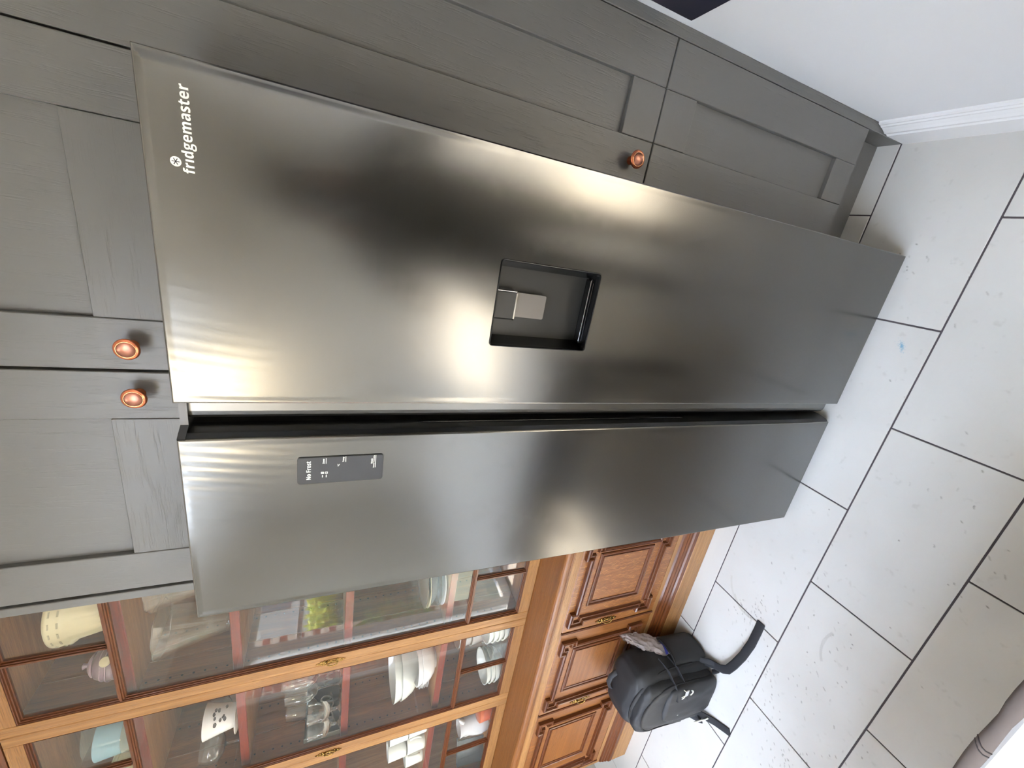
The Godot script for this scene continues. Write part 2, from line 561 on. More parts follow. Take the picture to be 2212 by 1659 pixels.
# ---------------------------------------------------------------- the room
const SKY_X0 := -1.9
const SKY_X1 := -0.25
const SKY_Z0 := 1.10
const SKY_Z1 := 2.15
const XR := 0.79
const XL := -2.62
const ZB := -0.76
const ZF := 3.0
const YC := 2.45
const ROW := 0.2936
const HALF := 0.2961

func build_room():
	var b := MB.new()
	b.box(Vector3(XL - 0.15, -0.12, ZB - 0.15), Vector3(XR + 0.15, -0.0025, ZF + 0.15))
	var fl = struct_part("floor", b, M.grout)
	var fm: StandardMaterial3D = M.tile
	fm.uv1_scale = Vector3(1 / 3.2, 1 / 1.28, 1); fm.uv1_offset = Vector3(2.4 / 3.2, 0.4 / 1.28, 0)
	var g = 0.0024
	for k in range(-3, 11):
		var z0 = maxf(0.1389 + (k - 1) * ROW + g, ZB); var z1 = minf(0.1389 + k * ROW - g, ZF)
		if z1 - z0 < 0.01: continue
		var off = 0.5680 - (HALF if posmod(k, 2) == 0 else 0.0)
		for i in range(-1, 7):
			var x1 = minf(off + HALF * 2 - i * HALF * 2 - g, XR); var x0 = maxf(off - i * HALF * 2 + g, XL)
			if x1 - x0 < 0.01: continue
			var t := MB.new()
			t.box(Vector3(x0, -0.01, z0), Vector3(x1, 0.0, z1), 0.0008)
			var seen = z0 > -0.4 and z1 < 0.88 and x0 > -2.4
			part("tile", t, M.tile if seen else M.tile_plain, fl)
	b = MB.new(); b.box(Vector3(XL - 0.15, 0, ZB - 0.15), Vector3(XR + 0.15, YC, ZB)); struct_part("wall_back", b, M.wall_cream)
	b = MB.new(); b.box(Vector3(XR, 0, ZB), Vector3(XR + 0.15, YC, ZF + 0.15)); struct_part("wall_right", b, M.wall)
	b = MB.new(); b.box(Vector3(XL - 0.15, 0, ZF), Vector3(XR, YC, ZF + 0.15)); struct_part("wall_front", b, M.wall_cream)
	b = MB.new()
	b.box(Vector3(XL - 0.15, 0, ZB), Vector3(XL, YC, 0.56)); b.box(Vector3(XL - 0.15, 0, 1.90), Vector3(XL, YC, ZF))
	b.box(Vector3(XL - 0.15, 2.08, 0.56), Vector3(XL, YC, 1.90))
	struct_part("wall_left", b, M.wall_cream)
	# ceiling with a roof light over the table
	b = MB.new()
	b.box(Vector3(XL - 0.15, YC, ZB - 0.15), Vector3(XR + 0.15, YC + 0.16, SKY_Z0)); b.box(Vector3(XL - 0.15, YC, SKY_Z1), Vector3(XR + 0.15, YC + 0.16, ZF + 0.15))
	b.box(Vector3(XL - 0.15, YC, SKY_Z0), Vector3(SKY_X0, YC + 0.16, SKY_Z1)); b.box(Vector3(SKY_X1, YC, SKY_Z0), Vector3(XR + 0.15, YC + 0.16, SKY_Z1))
	struct_part("ceiling", b, M.ceiling)
	b = MB.new()
	for k in 4:
		var zz = lerpf(SKY_Z0 + 0.02, SKY_Z1 - 0.02, k / 3.0)
		b.box(Vector3(SKY_X0, YC + 0.10, zz - 0.02), Vector3(SKY_X1, YC + 0.15, zz + 0.02), 0.004)
	for xx in [SKY_X0 + 0.02, SKY_X1 - 0.02]: b.box(Vector3(xx - 0.02, YC + 0.102, SKY_Z0), Vector3(xx + 0.02, YC + 0.148, SKY_Z1), 0.004)
	var roof = struct_part("window_2", b, M.gloss_white)
	for k in 3:
		var p := MB.new()
		p.box(Vector3(SKY_X0 + 0.04, YC + 0.122, lerpf(SKY_Z0 + 0.02, SKY_Z1 - 0.02, k / 3.0) + 0.02), Vector3(SKY_X1 - 0.04, YC + 0.128, lerpf(SKY_Z0 + 0.02, SKY_Z1 - 0.02, (k + 1) / 3.0) - 0.02))
		part("pane", p, M.glass_pane, roof)
	# brown door in the left hand wall, just outside the picture
	b = MB.new()
	b.box(Vector3(XL, 0, -0.30), Vector3(XL + 0.022, 2.06, -0.22), 0.004); b.box(Vector3(XL, 0, 0.46), Vector3(XL + 0.022, 2.06, 0.54), 0.004); b.box(Vector3(XL, 1.98, -0.22), Vector3(XL + 0.022, 2.06, 0.46), 0.004)
	var dr = struct_part("door_1", b, M.brown_door)
	for q in [[0.003, 0.98], [0.99, 1.977]]:
		b = MB.new(); b.box(Vector3(XL, q[0], -0.218), Vector3(XL + 0.010, q[1], 0.458), 0.003)
		b.box(Vector3(XL + 0.009, q[0] + 0.13, -0.10), Vector3(XL + 0.016, q[1] - 0.10, 0.34), 0.006)
		part("door_panel", b, M.brown_door, dr)
	# skirting on the right hand wall, moulded along its top
	b = MB.new()
	b.prism(pv([XR, 0, XR - 0.024, 0, XR - 0.024, 0.088, XR - 0.021, 0.094, XR - 0.021, 0.104, XR - 0.017, 0.112, XR - 0.012, 0.124, XR - 0.0115, 0.130, XR - 0.0085, 0.134, XR - 0.008, 0.140, XR - 0.005, 0.146, XR, 0.147]), -0.150, ZF)
	struct_part("baseboard_right", b, M.gloss_white)
	# garden doors: white frames, glazed
	b = MB.new()
	var w = 0.055
	var xa = XL - 0.11; var xb = XL - 0.04
	for zz in [[0.56, 0.62], [0.90, 0.985], [1.82, 1.90]]:
		b.box(Vector3(xa, 0.0, zz[0]), Vector3(xb, 2.08, zz[1]), 0.006)
	for yy in [[0.0, 0.09], [2.0, 2.08]]:
		b.box(Vector3(xa + 0.002, yy[0], 0.62), Vector3(xb - 0.002, yy[1], 0.90), 0.005)
		b.box(Vector3(xa + 0.002, yy[0], 0.985), Vector3(xb - 0.002, yy[1], 1.82), 0.005)
	b.box(Vector3(xa + 0.01, 1.70, 0.985), Vector3(xb - 0.01, 1.735, 1.82), 0.004)
	var win = struct_part("window_1", b, M.gloss_white)
	for pz in [[0.62, 0.90, 0.09, 2.0], [0.985, 1.82, 0.09, 1.70], [0.985, 1.82, 1.735, 2.0]]:
		var p := MB.new()
		p.box(Vector3(XL - 0.079, pz[2], pz[0]), Vector3(XL - 0.073, pz[3], pz[1]))
		part("pane", p, M.glass_pane, win)

# ---------------------------------------------------------------- fridge freezer
const FT := 1.756
const FB := 0.034

# the sheet of a door is never quite flat: broad waves, and puckers near the top by the handle gap
func dent(x: float, y: float, x0: float, x1: float) -> float:
	var e = minf(minf(x - x0, x1 - x), minf(y - FB, FT - y))
	var fade = clampf(e / 0.012, 0.0, 1.0); fade = fade * fade * (3.0 - 2.0 * fade)
	var top = FT - y
	var v = 0.0005 * sin(x * 9.0 + y * 2.3) + 0.0006 * sin(y * 3.1 + x * 4.0 + 0.7) + 0.00028 * sin(y * 7.3 - x * 11.0)
	var near = exp(-absf(x + 0.03 if x > -0.04 else x + 0.13) / 0.07) if x < 0.2 else 0.0
	v += 0.00022 * sin(x * 330.0 + top * 16.0 + 4.0 * sin(top * 9.0)) * exp(-top / 0.085) * near
	v += 0.0002 * exp(-top / 0.03) * sin(x * 21.0)
	return v * fade

func door_sheet(mb: MB, x0: float, x1: float, hole):
	var xs := []; var ys := []
	var nx = int((x1 - x0) / 0.0042); var ny = 240
	for i in nx + 1: xs.append(lerpf(x0, x1, float(i) / nx))
	for j in ny + 1:
		var t = float(j) / ny
		ys.append(lerpf(FB + 0.003, FT - 0.003, 1.0 - pow(1.0 - t, 1.35)))
	if hole != null:
		for v in [hole[0], hole[1]]: snap(xs, v)
		for v in [hole[2], hole[3]]: snap(ys, v)
	for i in xs.size() - 1:
		for j in ys.size() - 1:
			if hole != null and xs[i] > hole[0] - 1e-5 and xs[i + 1] < hole[1] + 1e-5 and ys[j] > hole[2] - 1e-5 and ys[j + 1] < hole[3] + 1e-5:
				continue
			var p := []; var n := []; var u := []
			for c in [[i, j], [i + 1, j], [i + 1, j + 1], [i, j + 1]]:
				var x = xs[c[0]]; var y = ys[c[1]]
				p.append(Vector3(x, y, dent(x, y, x0, x1)))
				var dx = (dent(x + 0.0008, y, x0, x1) - dent(x - 0.0008, y, x0, x1)) / 0.0016
				var dy = (dent(x, y + 0.0008, x0, x1) - dent(x, y - 0.0008, x0, x1)) / 0.0016
				n.append(Vector3(-dx, -dy, 1).normalized())
				u.append(Vector2((FT - y) / 1.722, (x + 0.455) / 0.91))
			mb.tri(p[0], p[1], p[2], n[0], n[1], n[2], u[0], u[1], u[2])
			mb.tri(p[0], p[2], p[3], n[0], n[2], n[3], u[0], u[2], u[3])

func snap(a: Array, v: float):
	var b = 0
	for i in a.size():
		if absf(a[i] - v) < absf(a[b] - v): b = i
	a[b] = v

func text_mesh(s: String, bold := 500) -> TextMesh:
	var f := SystemFont.new(); f.font_names = PackedStringArray(["Droid Sans"]); f.font_weight = bold
	var t := TextMesh.new()
	t.text = s; t.font = f; t.font_size = 64; t.pixel_size = 0.001; t.depth = 0.004
	t.curve_step = 1.0
	return t

# lettering scaled so that it runs from x0 to x1 with its baseline at y
func lettering(called: String, s: String, x0: float, x1: float, y: float, z: float, material, parent: Node, bold := 700, squeeze := 1.0) -> MeshInstance3D:
	var t = text_mesh(s, bold); var ref = text_mesh("x", bold)
	var a = t.get_aabb(); var base = ref.get_aabb().position.y
	var k = (x1 - x0) / a.size.x
	var o := MeshInstance3D.new()
	o.mesh = t; o.name = called; o.material_override = material
	o.transform = Transform3D(Basis.from_scale(Vector3(k, k * squeeze, 0.1)), Vector3(x0 - a.position.x * k, y - base * k * squeeze, z))
	parent.add_child(o, true)
	return o

func build_fridge():
	var t = thing("fridge_freezer", "tall two-door black steel fridge freezer with a water dispenser in its right door", "fridge", Vector3(0, 0, 0))
	var b := MB.new()
	b.box(Vector3(-0.452, 0.045, -0.72), Vector3(0.452, 1.745, -0.074), 0.004)
	b.box(Vector3(-0.43, 0.012, -0.70), Vector3(0.43, 0.05, -0.10))
	part("body", b, M.steel_plain, t)
	for fx in [-0.38, 0.38]:
		b = MB.new(); b.xf = Transform3D(Basis.IDENTITY, Vector3(fx, 0, -0.12)); b.lathe([Vector2(0.0, 0.0), Vector2(0.02, 0.0), Vector2(0.02, 0.008), Vector2(0.012, 0.01), Vector2(0.012, 0.03)], 16)
		part("foot", b, M.black_matt, t)
	# right hand door
	var hole = [0.1165, 0.2765, 1.0385, 1.2535]
	b = MB.new()
	door_sheet(b, -0.006, 0.452, hole)
	var rd = part("fridge_door", b, M.steel, t)
	var side = [Vector2(0, -0.03), Vector2(0, -0.0042), Vector2(0.0004, -0.0022), Vector2(0.0013, -0.0008), Vector2(0.003, 0.0)]
	b = MB.new(); b.mould(rect(-0.009, 0.455, FB, FT), 0.0, side)
	part("door_edge", b, M.steel_edge, rd)
	b = MB.new()
	b.extr_y(pv([-0.009, -0.066, -0.009, -0.0305, -0.036, -0.0315, -0.044, -0.0335, -0.050, -0.038, -0.053, -0.046, -0.053, -0.066]), FB, FT - 0.002)
	part("handle_flange", b, M.steel_plain, rd)
	b = MB.new()
	for q in [[-0.009, 0.453, FB, 1.025], [-0.009, 0.453, 1.256, FT], [-0.009, 0.115, 1.025, 1.256], [0.278, 0.453, 1.025, 1.256]]:
		b.box(Vector3(q[0], q[2], -0.066), Vector3(q[1], q[3], -0.029))
	part("door_back", b, M.black, rd)
	# left hand door; its edge slants back into the dark grip
	b = MB.new()
	door_sheet(b, -0.452, -0.076, null)
	var ld = part("freezer_door", b, M.steel, t)
	b = MB.new(); b.mould(rect(-0.455, -0.073, FB, FT), 0.0, [Vector2(0, -0.006), Vector2(0, -0.0042), Vector2(0.0004, -0.0022), Vector2(0.0013, -0.0008), Vector2(0.003, 0.0)])
	part("door_edge", b, M.steel_edge, ld)
	b = MB.new()
	b.extr_y(pv([-0.4545, -0.066, -0.4545, -0.005, -0.0735, -0.005, -0.0665, -0.012, -0.0605, -0.040, -0.0605, -0.066]), FB, FT)
	part("door_back", b, M.black, ld)
	b = MB.new()
	b.tube([Vector3(-0.0625, 1.37, -0.0295), Vector3(-0.0615, 1.36, -0.0295), Vector3(-0.0612, 1.0, -0.029), Vector3(-0.0615, 0.665, -0.0295), Vector3(-0.0625, 0.655, -0.0295)], [0.0004, 0.0014, 0.0016, 0.0014, 0.0004], 8)
	part("grip_bead", b, M.black_gloss, ld)
	b = MB.new()
	b.extr_y(pv([-0.0095, -0.066, -0.0095, -0.0245, -0.058, -0.0245, -0.0725, -0.001, -0.0735, -0.004, -0.066, -0.066]), FT - 0.0115, FT - 0.0005)
	part("top_cap", b, M.display, t)
	build_dispenser(rd, hole)
	# badge
	var lg = lettering("lettering", "fr\u0131dgemaster", 0.3226, 0.4236, 1.7019, 0.0016, M.print_white, rd, 700, 1.02)
	b = MB.new()
	b.xf = Transform3D(Basis.IDENTITY, Vector3(0.3345, 1.7215, 0.0))
	var disc := PackedVector2Array()
	for i in 28: disc.append(Vector2(cos(TAU * i / 28), sin(TAU * i / 28)) * 0.0059)
	b.prism(disc, 0.0002, 0.0016)
	part("emblem", b, M.print_white, rd)
	b = MB.new()
	for i in 3:
		b.xf = Transform3D(Basis(Vector3(0, 0, 1), PI / 6 + i * PI / 3), Vector3(0.3345, 1.7215, 0.0))
		b.box(Vector3(-0.0042, -0.00045, 0.0015), Vector3(0.0042, 0.00045, 0.0019))
	part("snowflake", b, M.print_dark, rd)
	# control panel
	b = MB.new(); b.prism(round_rect(-0.1709, -0.1143, 1.4360, 1.5852, 0.0055), 0.0002, 0.0011)
	part("panel_rim", b, M.black, ld)
	b = MB.new(); b.prism(round_rect(-0.1698, -0.1154, 1.4371, 1.5841, 0.0048), 0.0003, 0.0019)
	part("control_panel", b, M.display, ld)
	var pz = 0.0021
	lettering("lettering", "No Frost", -0.1612, -0.1224, 1.5630, pz, M.print_white, ld, 700, 1.05)
	lettering("lettering", "Zone", -0.1285, -0.1185, 1.5403, pz, M.print_white, ld, 700)
	lettering("lettering", "Temp", -0.1265, -0.1165, 1.5070, pz, M.print_white, ld, 700)
	lettering("lettering", "\u00b0C", -0.1358, -0.1308, 1.5143, pz, M.print_white, ld, 700)
	lettering("lettering", "Mode", -0.1335, -0.1225, 1.4560, pz, M.print_white, ld, 700)
	lettering("lettering", "Freezer Control 3s", -0.1425, -0.1145 - 0.0015, 1.4527, pz, M.print_white, ld, 700)
	for r in [[-0.1287, -0.1172, 1.5372, 1.5382], [-0.1268, -0.1155, 1.5036, 1.5046], [-0.1425, -0.1155, 1.4502, 1.4512], [-0.1578, -0.1528, 1.5427, 1.5441], [-0.1580, -0.1525, 1.5364, 1.5378],
			[-0.1503, -0.1492, 1.5412, 1.5460], [-0.1473, -0.1462, 1.5412, 1.5460], [-0.1492, -0.1473, 1.5412, 1.5421], [-0.1492, -0.1473, 1.5432, 1.5439], [-0.1492, -0.1473, 1.5452, 1.5460],
			[-0.1503, -0.1492, 1.5346, 1.5394], [-0.1473, -0.1462, 1.5346, 1.5394], [-0.1492, -0.1473, 1.5346, 1.5354], [-0.1492, -0.1473, 1.5386, 1.5394]]:
		b = MB.new(); b.box(Vector3(r[0], r[2], 0.0018), Vector3(r[1], r[3], 0.0023))
		part("display_mark", b, M.print_white, ld)

func build_dispenser(rd: Node, h: Array):
	# recess with tapering sides
	var f = [Vector3(h[0], h[2], 0), Vector3(h[1], h[2], 0), Vector3(h[1], h[3], 0), Vector3(h[0], h[3], 0)]
	var zb = -0.052
	var k = [Vector3(0.1255, 1.031, zb), Vector3(0.2620, 1.031, zb), Vector3(0.2620, 1.2500, zb), Vector3(0.1255, 1.2500, zb)]
	var b := MB.new()
	for i in 4:
		var j = (i + 1) % 4
		b.quad(f[i], f[j], k[j], k[i], Vector3(0.195, 1.14, 0.0) - (f[i] + f[j]) * 0.5)
		# skin behind, so that the recess has thickness
	var hs = part("dispenser_recess", b, M.recess_dark, rd)
	b = MB.new(); b.box(Vector3(0.122, 1.026, zb - 0.006), Vector3(0.2655, 1.254, zb))
	part("dispenser_back", b, M.recess, rd)
	# rolled rim
	b = MB.new()
	b.mould(as_arr(round_rect(h[0] - 0.0014, h[1] + 0.0014, h[2] - 0.0014, h[3] + 0.0014, 0.007)), 0.0, [Vector2(-0.0008, 0.0), Vector2(-0.0004, 0.0011), Vector2(0.0006, 0.0014), Vector2(0.0014, 0.0009), Vector2(0.0026, -0.0015), Vector2(0.0030, -0.012)])
	part("dispenser_rim", b, M.black_gloss, rd)
	# drip shelf with a raised lip
	b = MB.new()
	b.box(Vector3(0.1275, 1.0300, zb), Vector3(0.2605, 1.0375, -0.030), 0.001)
	b.box(Vector3(0.1245, 1.0345, -0.0285), Vector3(0.2630, 1.0400, -0.0262), 0.0009)
	b.box(Vector3(0.132, 1.0335, -0.021), Vector3(0.256, 1.0392, -0.0196), 0.0006)
	part("drip_tray", b, M.recess_dark, rd)
	b = MB.new(); b.tube([Vector3(0.1300, 1.0402, -0.0275), Vector3(0.2600, 1.0402, -0.0275)], 0.0007, 8)
	part("tray_lip", b, M.chrome, rd)
	# nozzle housing and the bright band under it
	b = MB.new()
	b.extr_y(pv([0.1615, zb, 0.1625, -0.0290, 0.1655, -0.0262, 0.2160, -0.0262, 0.2190, -0.0290, 0.2215, zb]), 1.2035, 1.2525)
	part("nozzle_housing", b, M.recess, rd)
	b = MB.new()
	b.extr_y(pv([0.1617, zb, 0.1622, -0.0286, 0.1652, -0.0256, 0.2163, -0.0256, 0.2193, -0.0286, 0.2213, zb]), 1.2010, 1.2038)
	b.tube([Vector3(0.2186, 1.2030, -0.0270), Vector3(0.2186, 1.2500, -0.0270)], 0.0011, 8)
	part("nozzle_band", b, M.chrome, rd)
	b = MB.new()
	b.xf = Transform3D(Basis(Vector3(1, 0, 0), -0.10), Vector3(0.192, 1.204, -0.0415))
	b.prism(round_rect(-0.0245, 0.0245, -0.071, 0.0, 0.004), -0.0012, 0.0012, 0.0003)
	part("paddle", b, M.paddle, rd)

func as_arr(p: PackedVector2Array) -> Array:
	var r := []
	for v in p: r.append(v)
	return r

# ---------------------------------------------------------------- grey shaker cupboards
const CZ := -0.152

func knob_mesh() -> ArrayMesh:
	var am: ArrayMesh = null
	var turn = Transform3D(Basis(Vector3(1, 0, 0), Vector3(0, 0, 1), Vector3(0, -1, 0)), Vector3.ZERO)
	var profs = [
		[Vector2(0.0, 0.0), Vector2(0.0085, 0.0), Vector2(0.0085, 0.0015), Vector2(0.0058, 0.004), Vector2(0.0052, 0.010), Vector2(0.0066, 0.016), Vector2(0.0125, 0.0215), Vector2(0.0175, 0.0245), Vector2(0.0185, 0.0262), Vector2(0.0178, 0.0278), Vector2(0.0160, 0.0290), Vector2(0.0142, 0.0298)],
		[Vector2(0.0142, 0.0298), Vector2(0.0139, 0.0304), Vector2(0.0133, 0.0304), Vector2(0.0129, 0.0297)],
		[Vector2(0.0129, 0.0297), Vector2(0.0112, 0.0283), Vector2(0.0085, 0.0270), Vector2(0.0050, 0.0262), Vector2(0.0, 0.0260)]]
	var mats = [M.copper, M.copper_bright, M.copper_dull]
	for i in 3:
		var b := MB.new(); b.xf = turn
		b.lathe(profs[i], 40, 0.3)
		am = b.st.commit(am)
		am.surface_set_material(i, mats[i])
	return am

func shaker_door(owner_node: Node, x0, x1, y0, y1, stile, low, high, knob_at):
	var z = CZ
	var b := MB.new()
	b.box(Vector3(x0 + stile - 0.008, y0 + low - 0.008, z - 0.0205), Vector3(x1 - stile + 0.008, y1 - high + 0.008, z - 0.0120))
	var d = part("door", b, M.paint, owner_node)
	for s in [[x0, x0 + stile], [x1 - stile, x1]]:
		b = MB.new(); b.box(Vector3(s[0], y0, z - 0.021), Vector3(s[1], y1, z), 0.0013)
		part("stile", b, M.paint, d)
	for r in [[y0, y0 + low], [y1 - high, y1]]:
		b = MB.new(); b.box(Vector3(x0 + stile + 0.0009, r[0], z - 0.021), Vector3(x1 - stile - 0.0009, r[1], z - 0.0002), 0.0011)
		part("rail", b, M.paint_across, d)
	if knob_at != null:
		var k := MeshInstance3D.new(); k.name = "knob"; k.mesh = M.knob
		k.position = Vector3(knob_at.x, knob_at.y, z)
		k.set_meta("label", "copper knob")
		d.add_child(k, true)
	return d

func build_cupboards():
	M.knob = knob_mesh()
	# tall larder unit to the right of the fridge
	var t = thing("larder_cupboard", "tall narrow charcoal grey larder cupboard with two shaker doors, right of the fridge", "cupboard", Vector3.ZERO)
	var b := MB.new()
	b.box(Vector3(0.474, 0.150, -0.72), Vector3(0.7655, 2.32, CZ - 0.0215))
	part("carcass", b, M.paint, t)
	shaker_door(t, 0.4765, 0.7645, 0.1695, 0.8765, 0.0905, 0.090, 0.090, null)
	shaker_door(t, 0.4765, 0.7645, 0.8800, 2.3150, 0.0905, 0.0868, 0.090, Vector2(0.521, 0.929))
	b = MB.new(); b.box(Vector3(0.7660, 0.0, -0.72), Vector3(XR - 0.0005, 2.32, CZ), 0.0012)
	part("side_panel", b, M.paint, t)
	b = MB.new(); b.box(Vector3(0.470, 0.0, -0.236), Vector3(0.7655, 0.1495, -0.2165), 0.001)
	part("plinth", b, M.paint, t)
	# bridging unit over the fridge
	t = thing("overhead_cupboard", "wide charcoal grey double shaker cupboard bridging over the top of the fridge", "cupboard", Vector3.ZERO)
	b = MB.new(); b.box(Vector3(-0.509, 1.785, -0.72), Vector3(0.4735, 2.32, CZ - 0.0215))
	part("carcass", b, M.paint, t)
	shaker_door(t, -0.0115, 0.4735, 1.7860, 2.3150, 0.0905, 0.108, 0.090, Vector2(0.0342, 1.847))
	shaker_door(t, -0.5035, -0.0165, 1.7860, 2.3150, 0.0905, 0.108, 0.090, Vector2(-0.0556, 1.847))
	b = MB.new(); b.box(Vector3(-0.5305, 0.0, -0.72), Vector3(-0.5100, 2.32, CZ + 0.0005), 0.0012)
	part("side_panel", b, M.paint, t)

# ---------------------------------------------------------------- oak dresser: sideboard below, glazed hutch above
const SZ := -0.25
const HZ := -0.36
const LEDGE := 0.765

# outline of a rectangle whose four corners step outwards
func eared(x0, x1, y0, y1, e, l) -> Array:
	return [Vector2(x0 - e, y0 - e), Vector2(x0 + l, y0 - e), Vector2(x0 + l, y0), Vector2(x1 - l, y0), Vector2(x1 - l, y0 - e), Vector2(x1 + e, y0 - e),
		Vector2(x1 + e, y0 + l), Vector2(x1, y0 + l), Vector2(x1, y1 - l), Vector2(x1 + e, y1 - l), Vector2(x1 + e, y1 + e), Vector2(x1 - l, y1 + e),
		Vector2(x1 - l, y1), Vector2(x0 + l, y1), Vector2(x0 + l, y1 + e), Vector2(x0 - e, y1 + e), Vector2(x0 - e, y1 - l), Vector2(x0, y1 - l), Vector2(x0, y0 + l), Vector2(x0 - e, y0 + l)]

# cast brass plate with leaves at both ends and a drop ring
func escutcheon(owner_node: Node, x, y, z, s, tilt := 0.0):
	var b := MB.new()
	b.xf = Transform3D(Basis.from_scale(Vector3(s, s, s)), Vector3(x, y, z))
	var half = [Vector2(0.0, 0.058), Vector2(0.004, 0.050), Vector2(0.003, 0.045), Vector2(0.010, 0.040), Vector2(0.0085, 0.034), Vector2(0.013, 0.028), Vector2(0.009, 0.020), Vector2(0.012, 0.012), Vector2(0.010, 0.004), Vector2(0.0115, -0.006), Vector2(0.009, -0.014), Vector2(0.013, -0.022), Vector2(0.0075, -0.030), Vector2(0.0095, -0.037), Vector2(0.004, -0.043), Vector2(0.0, -0.052)]
	var poly := PackedVector2Array()
	for p in half: poly.append(p)
	for i in range(half.size() - 2, 0, -1): poly.append(Vector2(-half[i].x, half[i].y))
	b.prism(poly, 0.0, 0.0025)
	for q in [[0.0, 0.046, 0.004], [0.006, 0.036, 0.004], [-0.006, 0.036, 0.004], [0.008, 0.027, 0.0042], [-0.008, 0.027, 0.0042], [0.0, 0.022, 0.0065], [0.007, 0.010, 0.004], [-0.007, 0.010, 0.004], [0.0, -0.004, 0.0055], [0.0075, -0.021, 0.0042], [-0.0075, -0.021, 0.0042], [0.0, -0.036, 0.0045]]:
		var prof := []
		for i in 6: prof.append(Vector2(cos(PI / 2 * i / 5) * q[2], sin(PI / 2 * i / 5) * q[2] * 0.75))
		var keep = b.xf
		b.xf = keep * Transform3D(Basis(Vector3(1, 0, 0), Vector3(0, 0, 1), Vector3(0, -1, 0)), Vector3(q[0], q[1], 0.0022))
		b.lathe(prof, 10)
		b.xf = keep
	var pl = part("handle_plate", b, M.brass, owner_node)
	pl.set_meta("label", "cast brass handle plate with leaf ends")
	b = MB.new()
	b.xf = Transform3D(Basis.from_scale(Vector3(s, s, s)) * Basis(Vector3(0, 0, 1), tilt), Vector3(x, y + 0.016 * s, z))
	var ring := []
	for i in 25:
		var a = PI * 0.5 + TAU * i / 24.0
		ring.append(Vector3(cos(a) * 0.0125, -0.0165 + sin(a) * 0.019, 0.0075 + 0.004 * sin(PI * i / 24.0)))
	b.tube(ring, 0.0023, 8, false)
	b.tube([Vector3(0, 0.0025, 0.002), Vector3(0, 0.0025, 0.0105)], 0.0034, 8)
	part("drop_ring", b, M.brass, owner_node)

